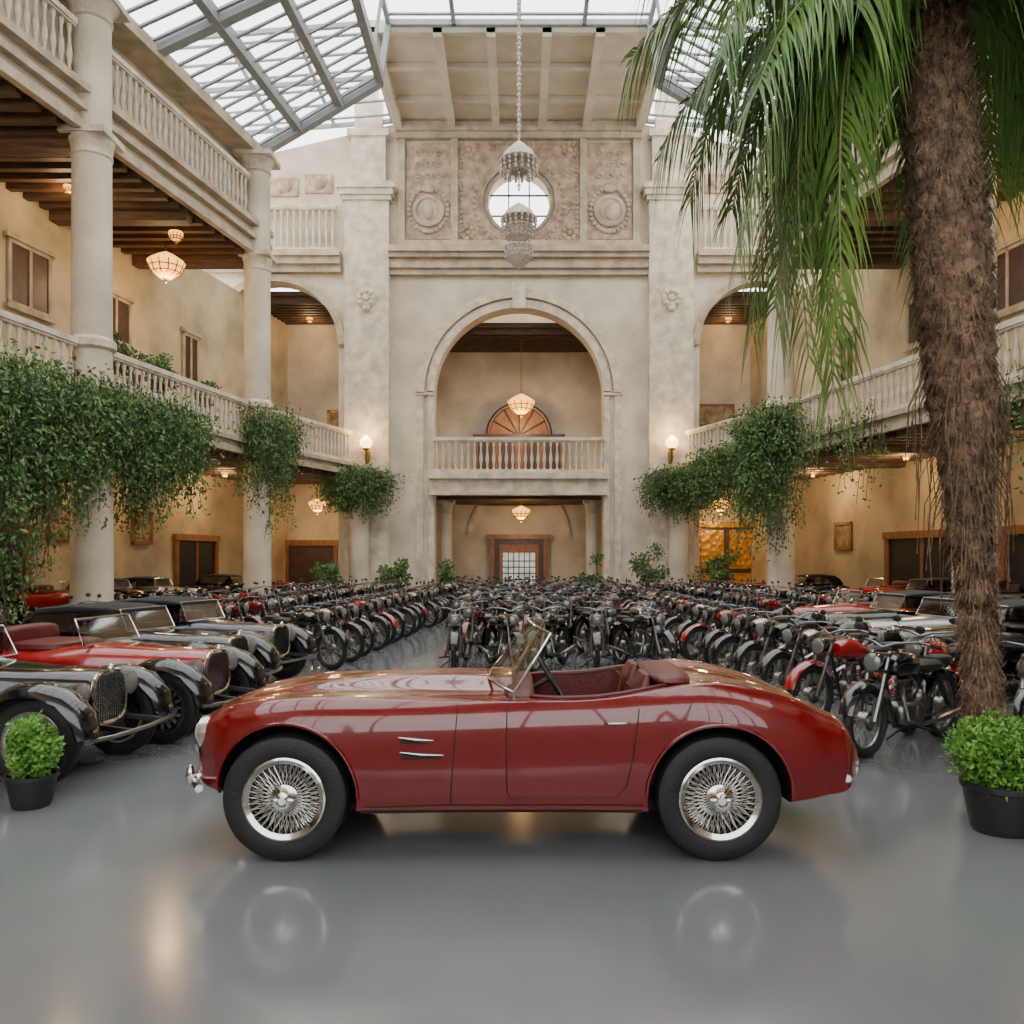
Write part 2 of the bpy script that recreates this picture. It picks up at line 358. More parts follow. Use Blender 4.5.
for sg in(-1,1):
    skylight('window_%d'%k,(sg*E(0),0,16.15),(sg*E(30),30,16.15),(sg*4.9,30,18.7),(sg*4.9,0,18.7),3,5,50,.38);k+=1
    skylight('window_%d'%k,(sg*4.9,0,18.7),(sg*4.9,30,18.7),(sg*4.6,30,20.7),(sg*4.6,0,20.7),1,5,10,.22);k+=1
    skylight('window_%d'%k,(sg*13,30.2,20.2),(sg*13,36.9,20.2),(sg*5.5,36.9,20.8),(sg*5.5,30.2,20.8),3,2,6,.16);k+=1
skylight('window_%d'%k,(-4.6,0,20.7),(-4.6,30,20.7),(4.6,30,20.7),(4.6,0,20.7),4,8,30,.2);k+=1
# ------------------------------------------------------------ columns
def column(x,y,h,r,label,cap2=True):
    t=top('column',label,'column',(x,y,0))
    s=MB(); s.lathe([(r,.5),(r*.98,h*.3),(r*.9,h-.1)],n=24,cap=True); obj('shaft',s.mesh('shaft',['stone']),t)
    b=MB(); b.box(-r*1.35,r*1.35,-r*1.35,r*1.35,0,.22); b.lathe([(r*1.3,.22),(r*1.32,.3),(r*1.1,.38),(r*1.12,.46),(r,.55)],n=24,cap=True); obj('base',b.mesh('base',['stone2']),t)
    def cp(z,k=1):
        c=MB(); c.lathe([(r*.92,z-.6),(r*1.0,z-.55),(r*.95,z-.45),(r*1.0,z-.3),(r*1.3*k,z-.1)],n=24,cap=True); c.box(-r*1.35*k,r*1.35*k,-r*1.35*k,r*1.35*k,z-.12,z+.04)
        obj('capital',c.mesh('capital',['stone2']),t)
    cp(h-.02)
    if cap2:
        cp(5.45,.85); cp(12.45,.85)
        p=MB(); p.lathe([(r*.95,7.0),(r*1.15,7.08),(r*1.15,7.25),(r*.95,7.35)],n=24,cap=True); obj('collar',p.mesh('collar',['stone2']),t)
    return t
for sg in(-1,1):
    y1=21.5 if sg<0 else 20.5
    column(sg*E(y1),y1,15.9,.5,'tall cream stone column rising past both galleries')
    column(sg*E(29.9),29.9,15.9,.48,'tall cream stone column rising past both galleries')
    column(sg*E(11),11,15.9,.5,'tall cream stone column rising past both galleries')
    column(sg*6.75,35.9,5.4,.42,'short stone column carrying the end of the gallery',False)
    column(sg*3.3,38.6,4.45,.28,'slim stone column under the central balcony',False)
# ------------------------------------------------------------ balustrades
bal=MB(); bal.lathe([(.05,0),(.06,.04),(.035,.1),(.045,.2),(.078,.34),(.07,.46),(.035,.68),(.032,.82),(.055,.9),(.06,1)],n=8,cap=True)
bme=bal.mesh('baluster',['stone2'])
def balustrade(p1,p2,z,h,label,group='stone gallery balustrades',m='stone2'):
    p1=Vector((*p1,0));p2=Vector((*p2,0)); L=(p2-p1).length; a=math.atan2(p2.y-p1.y,p2.x-p1.x)
    t=top('balustrade',label,'railing',((p1.x+p2.x)/2,(p1.y+p2.y)/2,z),a,group)
    r=MB(); r.box(-L/2,L/2,-.13,.13,h-.14,h); r.box(-L/2,L/2,-.09,.09,h-.2,h-.14); obj('handrail',r.mesh('handrail',[m]),t)
    r=MB(); r.box(-L/2,L/2,-.13,.13,0,.16); obj('base_rail',r.mesh('base_rail',[m]),t)
    n=int(L/.27)
    for i in range(n):
        b=obj('baluster',bme,t,(-L/2+(i+.5)*L/n,0,.16)); b.scale=(1,1,h-.36)
for sg in(-1,1):
    y1=21.5 if sg<0 else 20.5
    lb='cream stone balustrade with turned balusters along gallery edge'
    o=.02
    for a,b in((12,y1-.6),(y1+.6,29.3)):
        balustrade((sg*(E(a)+o),a),(sg*(E(b)+o),b),5.82,1.38,lb)
        balustrade((sg*(E(a)+.05),a),(sg*(E(b)+.05),b),13.5,1.55,lb)
    balustrade((sg*9.05,30.5),(sg*7.15,36.0),5.82,1.38,lb)
    balustrade((sg*7.9,36.7),(sg*11.5,36.7),15.05,2.0,'weathered stone balustrade above the side arch')
balustrade((-3.7,36.75),(3.7,36.75),5.5,1.55,'pale balustrade of the central balcony in the arch')
mb=MB(); mb.box(-3.85,3.85,36.45,41.5,5.25,5.5); mb.box(-3.75,3.75,36.65,41.5,4.6,5.25); mb.box(-3.85,3.85,36.5,37.0,4.55,4.7)
struct('floor_balcony',mb,['stone2'],'central balcony slab')
# ------------------------------------------------------------ doors, openings, pictures
def door(n,x,y,z,w,h,label,rz=0,mm='wood2'):
    mb=MB()
    f=.16; mb.box(-w/2,-w/2+f,-.15,.05,0,h);mb.box(w/2-f,w/2,-.15,.05,0,h);mb.box(-w/2-.1,w/2+.1,-.2,.05,h-f,h+.12)
    mb.box(-w/2+f,w/2-f,-.05,.03,0,h-f,1)
    for s in(-1,1):
        cx=s*(w/4-f/4); ww=w/4-f*1.1
        mb.box(cx-ww,cx+ww,-.09,-.04,.15,h*.32,2)
        mb.box(cx-ww,cx+ww,-.08,-.04,h*.38,h-f*1.8,2)
    mb.v=[tuple(Matrix.Rotation(rz,3,'Z')@Vector(v)+Vector((x,y,z))) for v in mb.v]
    struct('door_%d'%n,mb,[mm,'darkwood',mm if mm=='gold' else 'darkwood'],label)
mb=MB(); x0,y0=0,41.45
mb.box(-1.45,-1.2,y0-.2,y0,0,2.8);mb.box(1.2,1.45,y0-.2,y0,0,2.8);mb.box(-1.55,1.55,y0-.25,y0,2.75,3.0);mb.box(-1.2,1.2,y0-.1,y0,0,2.75,1)
mb.box(-.95,.95,y0-.16,y0-.05,.15,2.5,0); mb.box(-.78,.78,y0-.18,y0-.1,.5,2.1,2)
for x in(-.52,-.26,0,.26,.52): mb.box(x-.025,x+.025,y0-.2,y0-.15,.5,2.1,1)
for z in(.8,1.1,1.4,1.7): mb.box(-.78,.78,y0-.2,y0-.15,z-.025,z+.025,1)
struct('door_1',mb,['wood2','darkwood','pane'],'oak door with a large many-paned window')
mb=MB()
A=arc(0,2.9,2.3,0,pi,24);B=arc(0,2.9,2.5,0,pi,24)
for i in range(24): mb.add([(p[0],yy,min(4.4,p[1])) for yy in(41.35,41.5) for p in(A[i],A[i+1],B[i+1],B[i])],[(0,1,2,3),(7,6,5,4),(0,4,5,1),(2,6,7,3)])
trim(mb,['stone2'],'shallow arch moulding over the oak door')
door(2,-10.1,41.45,0,2.5,2.6,'dark double door in oak frame')
door(3,10.1,41.45,0,2.9,3.5,'gilded lattice door',mm='gold')
t=top('oak_cabinet','large oak cabinet with arched top behind the central balcony','cabinet',(0,41,5.5))
mb=prism([(-2.1,0),(2.1,0),(2.1,2.2)]+arc(0,2.2,1.5,0,pi,20)+[(-2.1,2.2)],[],-.35,.4); obj('body',mb.mesh('body',['wood2']),t)
for x in(-1.6,-.55,.55,1.6):
    mb=MB(); mb.box(x-.46,x+.46,-.42,-.34,.2,2.0); mb.box(x-.36,x+.36,-.45,-.4,.3,1.9,1); obj('door_panel',mb.mesh('door_panel',['wood2','darkwood']),t)
mb=MB(); mb.tube([(1.5*math.cos(a*pi/20),-.38,2.2+1.5*math.sin(a*pi/20)) for a in range(21)],.1,8); mb.box(-2.2,2.2,-.5,-.3,2.1,2.25); mb.v=mb.v
for a in range(1,6): mb.cyl((0,-.38,2.2),(1.5*math.cos(a*pi/6),-.38,2.2+1.5*math.sin(a*pi/6)),.04,n=6)
obj('cornice',mb.mesh('cornice',['darkwood']),t)
def picture(x,y,z,w,h,rz,label,fm='wood2',cm='canvas',name='framed_picture',cat='picture',bar=False):
    t=top(name,label,cat,(x,y,z),rz)
    f=MB(); 
    for a in((-w/2,-w/2+.12,-h/2,h/2),(w/2-.12,w/2,-h/2,h/2),(-w/2,w/2,h/2-.12,h/2),(-w/2,w/2,-h/2,-h/2+.12)): f.box(a[0],a[1],-.07,0,a[2],a[3])
    if bar: f.box(-.05,.05,-.07,0,-h/2,h/2); f.box(-w/2-.1,w/2+.1,-.14,0,-h/2-.12,-h/2); f.box(-w/2-.1,w/2+.1,-.12,0,h/2,h/2+.14)
    obj('frame',f.mesh('frame',[fm]),t)
    c=MB(); c.box(-w/2+.08,w/2-.08,-.03,0,-h/2+.08,h/2-.08); obj('canvas' if cm=='canvas' else 'pane',c.mesh('canvas',[cm]),t)
for sg in(-1,1):
    rz=pi/2-math.atan(.19) if sg<0 else -pi/2+math.atan(.19)
    for y,z,w,h in((25,10.0,1.7,1.9),(28.8,9.9,1.6,1.6),(33.2,9.6,1.1,1.9)):
        picture(sg*(W(y)-.03),y,z,w,h,rz,'wooden shuttered window with stone surround on plaster wall','trim','darkwood',name='shuttered_window',cat='window',bar=True)
    for y,z,w,h in(((21,2.9,1.2,1.1),(26.2,2.9,1.1,1.1),(30.2,2.9,1.2,1.2)) if sg<0 else ((33.5,2.7,1.2,1.1),)):
        picture(sg*(W(y)-.03),y,z,w,h,rz,'wood framed painting on warm plaster wall','wood2','canvas')
picture(-8.9,41.46,8.6,.9,.9,0,'small gilt framed painting behind side arch','gold')
picture(9.6,41.46,8.8,1.8,1.1,0,'wide wooden framed painting behind side arch','wood2')
n=4
for sg,y,w in((1,23.5,3.2),(1,28.8,3.6),(1,18.5,3.0),(-1,33.6,2.6),(-1,23.6,2.4),(-1,18.6,2.6)):
    mb=MB(); a=-sg*pi/2+sg*math.atan(.19)
    mb.box(-w/2,w/2,-.03,.02,0,2.5,1); mb.box(-w/2-.2,-w/2,-.1,.02,0,2.6);mb.box(w/2,w/2+.2,-.1,.02,0,2.6);mb.box(-w/2-.25,w/2+.25,-.14,.02,2.5,2.75)
    mb.box(-.06,.06,-.06,.0,0,2.5,0)
    mb.v=[tuple(Matrix.Rotation(a,3,'Z')@Vector(v)+Vector((sg*(W(y)-.04),y,0))) for v in mb.v]
    struct('door_%d'%n,mb,['wood2','blackm'],'dark doorway with oak frame'); n+=1
# ------------------------------------------------------------ lamps
def lightp(x,y,z,e,r=.25,c=(1,.66,.33)):
    l=bpy.data.lights.new('lamp_light','POINT'); l.energy=e; l.shadow_soft_size=r; l.color=c
    o=bpy.data.objects.new('lamp_light',l); COL.objects.link(o); o.location=(x,y,z); return o
def globe(x,y,z,r,ztop,label,e=150,grp='warm crystal globe lamps'):
    t=top('globe_lamp',label,'lamp',(x,y,z),0,grp)
    m=MB(); m.lathe([(.02,-r*.85),(r*.35,-r*.8),(r*.75,-r*.5),(r,-.02),(r*.97,r*.1)],n=20,cap=True); obj('lamp_shade',m.mesh('lamp_shade',['bulb']),t)
    m=MB(); m.lathe([(r,0),(r*1.05,.05),(r*.95,.12),(r*.5,r*.5),(.05,r*.7)],n=20,cap=True,mi=1)
    for k in range(12): a=2*pi*k/12; m.tube([(r*1.03*math.cos(a),r*1.03*math.sin(a),.05),(r*.8*math.cos(a),r*.8*math.sin(a),-r*.5),(0,0,-r*.9)],.022,4)
    for h,q in((-.5,.79),(-.2,.95)): m.tube([(r*q*math.cos(2*pi*k/24),r*q*math.sin(2*pi*k/24),r*h) for k in range(24)],.02,4,closed=True)
    m.se((0,0,-r*.95),(.06,.06,.09),n=8); obj('frame',m.mesh('frame',['brass','bulb']),t)
    if ztop-z>r*.8:
        m=MB(); m.cyl((0,0,r*.65),(0,0,ztop-z),.02,n=6); obj('chain',m.mesh('chain',['brass']),t)
    lightp(x,y,z-r*1.25,e,.3)
globe(-11.75,28.3,11.6,.58,12.5,'glowing crystal bowl lamp hanging under upper gallery',170)
globe(-10.9,27,12.05,.22,12.5,'small crystal lamp hanging under upper gallery',15)
globe(.1,39,8.95,.6,11.9,'glowing crystal bowl lamp hanging in the central arch',150)
globe(.1,39,3.95,.4,4.45,'glowing bowl lamp hanging under central balcony',120)
globe(-9.3,39.2,4.3,.4,5.4,'glowing bowl lamp hanging near the dark door',120)
globe(9.3,39.2,4.3,.4,5.4,'glowing bowl lamp hanging near the gilded door',190)
G2='added flush gallery fill lamps'  # invented flush fittings, added to brighten the galleries and side recesses
globe(9.9,40.2,13.1,.15,13.2,'added flush ceiling fill lamp of warm glass',90,G2); globe(-9.9,40.2,13.1,.15,13.2,'added flush ceiling fill lamp of warm glass',90,G2)
for sg in(-1,1):
    for y in(15.8,21.7,27.4,33): globe(sg*(E(y)+2.8),y,5.08,.13,5.2,'added flush ceiling fill lamp of warm glass',230,G2)
    for y in(18,24): globe(sg*(E(y)+2.4),y,12.2,.13,12.35,'added flush ceiling fill lamp of warm glass',150,G2)
    t=top('wall_sconce','brass wall sconce with glowing glass shade on pilaster','lamp',(sg*6.5,36.5,6.5),0,'pilaster sconces')
    m=MB(); m.se((0,-.06,-.3),(.12,.05,.35),n=12); m.tube([(0,-.05,-.4),(0,-.3,-.45),(0,-.38,-.2),(0,-.38,-.05)],.035,8); m.lathe([(.05,-.1),(.15,-.04),(.16,0)],(0,-.38,0),n=12,cap=True); obj('bracket',m.mesh('bracket',['brass']),t)
    m=MB(); m.lathe([(.12,0),(.25,.12),(.28,.3),(.16,.46),(.07,.54)],(0,-.38,0),n=16,cap=True); obj('lamp_shade',m.mesh('lamp_shade',['bulbs']),t)
    lightp(sg*6.5,35.8,7.2,90,.2)
def chandelier(y,z0,z1,tiers,label):
    t=top('chandelier',label,'chandelier',(0,y,z0))
    m=MB(); N=int((20.6-z1)/.12)
    m.cyl((0,0,z1-z0),(0,0,20.6-z0),.025,n=6)
    for i in range(N): m.se((0,0,z1-z0+i*.12+.05),(.06 if i%2 else .035,.035 if i%2 else .06,.05),n=6)
    obj('chain',m.mesh('chain',['crystal']),t)
    for (r,zz,h,kind) in tiers:
        m=MB()
        if kind=='dome': m.lathe([(.04,zz+h),(r*.35,zz+h*.8),(r*.8,zz+h*.4),(r,zz),(r*.9,zz-.05)],n=20,cap=True)
        else: m.lathe([(r*.9,zz+h),(r,zz+h*.8),(r*.75,zz+h*.35),(.06,zz)],n=20,cap=True)
        obj('crystal_'+kind,m.mesh('crystal',['crystal']),t)
        m=MB(); zb=zz if kind=='dome' else zz+h
        m.tube([(r*1.02*math.cos(2*pi*k/24),r*1.02*math.sin(2*pi*k/24),zb-.01) for k in range(24)],.03,6,closed=True)
        for k in range(18):
            a=2*pi*k/18; m.cyl((r*1.02*math.cos(a),r*1.02*math.sin(a),zb),(r*.98*math.cos(a),r*.98*math.sin(a),zb-.36),.008,n=4)
            for j in range(3): m.se((r*(1.02-.02*j)*math.cos(a),r*(1.02-.02*j)*math.sin(a),zb-.08-.11*j),(.035,.035,.055),n=6)
        obj('crystal_drops',m.mesh('drops',['crystal']),t)
chandelier(20,11.0,11.8,[(.43,.15,.45,'dome'),(.2,0,.2,'bowl')],'small crystal dome chandelier hanging on a long chain')
chandelier(25,10.3,12.6,[(.5,1.5,.45,'dome'),(.4,.75,.5,'bowl'),(.4,0,.65,'bowl')],'tiered crystal chandelier hanging on a long chain')
# ------------------------------------------------------------ foliage
def leaves(mb,P,size,down=.6,mi=0,asp=.55):
    n=len(P); d=np.random.normal(size=(n,3)); d[:,2]-=down*1.6; d/=np.linalg.norm(d,axis=1)[:,None]
    r=np.random.normal(size=(n,3)); s=np.cross(d,r); s/=np.linalg.norm(s,axis=1)[:,None]+1e-6
    nn=np.cross(d,s); L=size*(.6+.7*np.random.rand(n))[:,None]
    P=np.array(P); a=P; b=P+d*L*.5+s*L*asp*.5+nn*L*.12; c=P+d*L; e=P+d*L*.5-s*L*asp*.5+nn*L*.12
    V=np.stack([a,b,c,e],1).reshape(-1,3); o=len(mb.v)
    mb.v.extend(map(tuple,V.tolist())); mb.f.extend([[o+4*i,o+4*i+1,o+4*i+2,o+4*i+3] for i in range(n)]); mb.m.extend([mi]*n)
def fmesh(mb,name,mats):
    me=bpy.data.meshes.new(name); me.from_pydata(mb.v,[],mb.f)
    for m in mats: me.materials.append(M[m])
    me.polygons.foreach_set('material_index',mb.m); me.update(); return me
def ivy(starts,label,size=.12,dens=24,spread=.16,group='trailing balcony ivy'):
    mb=MB(); pts=[]
    x0=sum(s[0] for s in starts)/len(starts);y0=sum(s[1] for s in starts)/len(starts);z0=starts[0][2]
    for x,y,z,L in starts:
        p=np.array([x-x0,y-y0,z-z0],float); line=[tuple(p)]; ph=random.random()*6
        steps=max(3,int(L/.15)); dr=np.array([random.uniform(-.03,.03),random.uniform(-.03,.03),0])
        for i in range(steps):
            p=p+np.array([0.02*math.sin(i*.5+ph),.02*math.cos(i*.4+ph),-.15])+dr; line.append(tuple(p))
            k=dens*(1-.6*i/steps)*.15; sp=spread*(1.35-.8*i/steps)
            for _ in range(int(k)+(random.random()<k%1)): pts.append(p+np.random.normal(size=3)*sp*np.array([1,1,.6]))
        mb.tube(line[::2] if len(line)>5 else line,.01,3,1)
    leaves(mb,pts,size,.7)
    return top('hanging_ivy',label,'plant',(x0,y0,z0),group=group,me=fmesh(mb,'hanging_ivy',['leaf','stem']))
def edge_ivy(sg,ya,yb,n,z,Lf,label,size=.13,dens=26,off=(-.35,.35),spread=.18,zr=.35):
    st=[]
    for i in range(n):
        u=(i+random.random())/n; y=ya+(yb-ya)*u
        xe=E(y) if y<29.9 else E(29.9)-(y-29.9)*.344
        st.append((sg*(xe-.45+random.uniform(*off)),y,z+random.uniform(-zr,zr),Lf(u)*random.uniform(.45,1.15)))
    return ivy(st,label,size,dens,spread=spread)
edge_ivy(-1,16.4,20.0,210,5.75,lambda u:4.9-2.1*u+.5*math.sin(u*13),'dense green ivy spilling far down over gallery edge',.125,58,off=(-.9,.3),spread=.26)
edge_ivy(-1,20.1,24.9,300,5.85,lambda u:1.6+1.1*math.sin(u*pi)+.5*math.sin(u*15),'thick green ivy wrapped round column at gallery edge',.125,58,off=(-.6,.4),spread=.25)
edge_ivy(-1,28.4,31.2,140,6.6,lambda u:3.4*max(.2,math.sin(u*pi)),'tapering green ivy trailing beside column',.12,56,zr=.6,spread=.2)
edge_ivy(1,28.2,31.2,190,6.6,lambda u:4.4*max(.25,math.sin(u*pi)),'broad green ivy trailing beside column',.13,56,zr=.6,off=(-.6,.4),spread=.24)
edge_ivy(1,31.5,33.9,100,5.9,lambda u:2.0+.5*math.sin(u*9),'green ivy spilling over gallery edge',.13,50,off=(-.5,.3),spread=.2)
edge_ivy(1,23.5,27.6,60,6.0,lambda u:1.5+.8*math.sin(u*9),'sparse green ivy strands over gallery edge',.12,18)
edge_ivy(1,16,20,50,5.9,lambda u:2.4,'sparse green ivy strands over gallery edge',.12,18)
for sg in(-1,1):
    st=[]
    for i in range(200):
        a=random.uniform(0,2*pi); r=math.sqrt(random.uniform(.02,1))
        st.append((sg*6.75+1.5*r*math.cos(a),35.4+.7*r*math.sin(a),5.65-.35*r*r,random.uniform(.9,2.3)*(1.15-.5*r)))
    ivy(st,'bushy green ivy crowning the short gallery column',.13,52,spread=.18)
def bush(R,n,size,zc,flat=.8,rough=0):
    mb=MB(); P=[]
    lob=[(np.random.normal(size=3)*R*.45*np.array([1,1,flat]),R*random.uniform(.35,.65)) for _ in range(9)] if rough else None
    for i in range(n):
        d=np.random.normal(size=3); d/=np.linalg.norm(d)
        if rough:
            c,rr=lob[i%9]; P.append(c+d*rr*random.random()**.4+np.array([0,0,zc]))
        else:
            r=R*(.55+.5*random.random())*(1+.12*math.sin(d[0]*7+d[1]*5)); P.append(d*r*np.array([1,1,flat])+np.array([0,0,zc]))
    leaves(mb,P,size,-.3,asp=.6)
    for i in range(14):
        a=random.uniform(0,2*pi); q=R*.7; mb.tube([(0,0,zc-R*flat),(q*.4*math.cos(a),q*.4*math.sin(a),zc-R*.2),(q*math.cos(a),q*math.sin(a),zc+R*.3*random.random())],.008,3,1)
    return mb
def potplant(x,y,z,R,pr,ph,n,size,label,pm='pot',lm='leafb',flat=.8,grp=None,rough=0):
    t=top('potted_plant',label,'potted plant',(x,y,z),0,grp)
    p=MB(); p.lathe([(.02,0),(pr*.72,0),(pr*.78,.03),(pr*.97,ph*.85),(pr*1.04,ph*.88),(pr*1.04,ph),(pr*.93,ph),(pr*.9,ph*.86),(.02,ph*.86)],n=28); obj('pot',p.mesh('pot',[pm]),t)
    s=MB(); s.lathe([(pr*.92,ph*.85),(pr*.5,ph*.9),(.01,ph*.92)],n=20,cap=True); obj('soil',s.mesh('soil',['soil']),t)
    obj('foliage',fmesh(bush(R,n,size,ph+R*flat*.75,flat,rough),'foliage',[lm,'stem']),t)
    return t
potplant(3.12,5.5,0,.30,.235,.32,5200,.042,'round charcoal pot of bright green small-leaved shrub','pot','leafb',.78)
potplant(-3.47,6.05,0,.165,.17,.23,2400,.042,'small charcoal pot of bright green shrub',flat=1.35)
for x,y,R in((-5.2,34.8,.7),(5.2,34.8,.8),(-3.0,35.9,.5),(3.0,35.9,.5),(-7.9,34.6,.6),(8.2,34.4,.7)):
    potplant(x,y,0,R,.36,.5,1000,.15,'leafy shrub in stone pot at foot of the end wall','terra','leaf',1.25,'shrubs by the end wall',1)
for y,R in((22.9,.42),(24.2,.5),(25.4,.42),(28.0,.38),(18.5,.42)):
    potplant(-(E(y)+.75),y,5.82,R,.24,1.2,900,.12,'leafy plant in tall pot standing on the gallery','terra','leaf',1.0,'gallery potted plants',1)
# ------------------------------------------------------------ palm
PX,PY=3.76,6.8
t=top('palm_tree','tall palm with shaggy brown fibrous trunk and drooping green fronds','palm tree',(PX,PY,0))
mb=MB(); H=6.35; rings=[]
tx=lambda z:-.46*(z/H)
rz_=lambda z:float(np.interp(z,[0,.8,1.6,2.3,3.0,4.0,5.2,6.4],[.18,.12,.13,.17,.24,.28,.26,.20]))
for i in range(150):
    z=H*i/149; rr=rz_(z); rings.append([(tx(z)+(rr+random.uniform(-.02,.02)+.012*(i%3))*math.cos(2*pi*k/28),(rr+random.uniform(-.02,.02))*math.sin(2*pi*k/28),z) for k in range(28)])
mb.loft(rings)
for i in range(6500):
    z=random.uniform(.3,H); a=random.uniform(0,2*pi); rr=rz_(z)*.97; c,s_=math.cos(a),math.sin(a)
    L=random.uniform(.06,.17); w=.010; dz=L*random.choice((-.9,.7,-1,.3)); 
    p=Vector((tx(z)+rr*c,rr*s_,z)); q=p+Vector((c*L*.5,s_*L*.5,dz)); sd=Vector((-s_,c,random.uniform(-.5,.5)))*w
    mb.add([p-sd,p+sd,q+sd*.3,q-sd*.3],[(0,1,2,3)])
for i in range(90):
    z=random.uniform(2.2,3.4); a=random.uniform(0,2*pi); r0=rz_(z)
    p=Vector((tx(z)+r0*math.cos(a),r0*math.sin(a),z)); q=p+Vector((math.cos(a)*.12,math.sin(a)*.12,-.25)); e=q+Vector((random.uniform(-.05,.05),0,-random.uniform(.2,.7)))
    mb.tube([p,q,e],.005,3)
obj('trunk',mb.mesh('trunk',['bark']),t)
crown=Vector((tx(H),0,H-.12))
def frond(az,el,L,droop,ll=.8):
    mb=MB(); d=Vector((math.cos(az)*math.cos(el),math.sin(az)*math.cos(el),math.sin(el))); n=46
    pts=[crown+d*L*t_-Vector((0,0,droop*t_**2.2))-Vector((d.x,d.y,0))*L*.35*t_**3*(droop/3.5) for t_ in [i/(n-1) for i in range(n)]]
    mb.tube(pts[::3]+[pts[-1]],[.028*(1-.85*i/(len(pts[::3]))) for i in range(len(pts[::3])+1)],5,1)
    side=Vector((-math.sin(az),math.cos(az),0))
    for i in range(5,n):
        tt=i/(n-1); fw=(pts[i]-pts[i-1]).normalized()
        ln=ll*(.35+.65*math.sin(min(1,tt*1.15)*pi*.82+.25))
        for sg in(-1,1):
            for sub in(0,.5):
                p=pts[i]*(1-sub)+pts[i-1]*sub
                dr=(side*sg*random.uniform(.45,.95)+fw*random.uniform(.5,.9)+Vector((0,0,random.uniform(-.2,.3)))).normalized()
                l=ln*random.uniform(.8,1.15); w=.016; q=[]
                g=random.uniform(.6,1.25)
                wd=fw.cross(dr); wd=dr.cross(wd).normalized() if wd.length>0 else fw
                for k in range(5):
                    u=k/4; c=p+dr*l*u*(1-.2*u)-Vector((0,0,g*l*u*u*.9)); ww=w*(1-u)**.6*(1 if k else .5)
                    q+= [c-wd*ww,c+wd*ww]
                mb.add(q,[(2*k,2*k+1,2*k+3,2*k+2) for k in range(4)],0)
    obj('frond',fmesh(mb,'frond',['frond','rachis']),t)
R_=math.radians
for az,el,L,dr in((180,38,3.3,1.6),(172,26,3.2,1.7),(190,42,3.2,2.0),(165,15,2.7,1.7),(197,32,2.9,2.3),(207,12,2.2,1.6),(150,25,2.9,2.4),(185,0,2.0,2.1),(170,48,3.1,4.6),(190,44,2.9,4.9),(160,40,2.6,4.4),(205,45,2.4,4.4),(178,15,1.8,3.1),(183,50,2.5,5.0),
    (195,55,3.3,3.0),(168,58,3.2,3.0),(222,45,2.3,2.2),(200,20,1.6,3.6),
    (235,35,2.3,1.7),(258,35,1.8,1.3),(280,40,1.8,1.4),(305,32,2.2,1.9),(330,30,2.4,1.9),(0,25,2.6,2.0),(18,34,2.6,3.1),(350,45,2.4,3.6),(8,8,1.8,2.6),(45,35,2.6,2.4),(75,40,2.6,2.0),(105,35,2.8,2.2),(130,25,2.7,2.2),(340,20,2.0,3.0),(120,10,2.2,2.4),(315,5,1.7,1.6),(60,8,2.2,2.6),(145,5,2.0,2.6)):
    frond(R_(az),R_(el),L,dr)
# ------------------------------------------------------------ wheels
def wirewheel(parent,x,y,z,r,w,out,ns=24,rimc='chrome',sp='spoke',rif=.62):
    wv=obj('wheel',None,parent,(x,y,z)); 
    ri=r*rif
    m=MB(); pr=[(ri,-w*.42),(ri*1.12,-w*.5),(r*.9,-w*.52),(r*.975,-w*.44),(r,-w*.3),(r,w*.3),(r*.975,w*.44),(r*.9,w*.52),(ri*1.12,w*.5),(ri,w*.42)]
    m.lathe(pr+[pr[0]],n=48,axis='y'); obj('tyre',m.mesh('tyre',['tyre']),wv)
    m=MB(); pr=[(ri*1.03,out*w*.47),(ri*1.07,out*w*.52),(ri*1.02,out*w*.55),(ri*.90,out*w*.46),(ri*.86,out*w*.2),(ri*.85,0),(ri*.90,-out*w*.4),(ri*1.03,-out*w*.4)]
    m.lathe(pr,n=48,axis='y'); obj('rim',m.mesh('rim',[rimc]),wv)
    m=MB(); 
    for k in range(ns):
        a=2*pi*k/ns
        for off,hy,ry,hr in((.45,.42,.30,.2),(-.45,.42,.30,.2),(.3,-.15,.1,.3),(-.3,-.15,.1,.3)):
            m.cyl((ri*hr*math.cos(a+off),out*w*hy,ri*hr*math.sin(a+off)),(ri*.90*math.cos(a),out*w*ry,ri*.90*math.sin(a)),.0027*r/.36,n=4)
    obj('spokes',m.mesh('spokes',[sp]),wv)
    m=MB(); m.lathe([(.02,out*w*.72),(ri*.1,out*w*.72),(ri*.16,out*w*.6),(ri*.24,out*w*.5),(ri*.36,out*w*.42),(ri*.26,-out*w*.3)],n=20,axis='y',cap=True)
    for s in(-1,1): m.se((s*ri*.17,out*w*.62,0),(ri*.14,w*.05,ri*.06),n=10)
    obj('hub',m.mesh('hub',['chrome']),wv)
    m=MB(); m.lathe([(ri*.85,-out*w*.1),(.02,-out*w*.1)],n=32,axis='y'); obj('brake_drum',m.mesh('brake_drum',['well']),wv)
    return wv
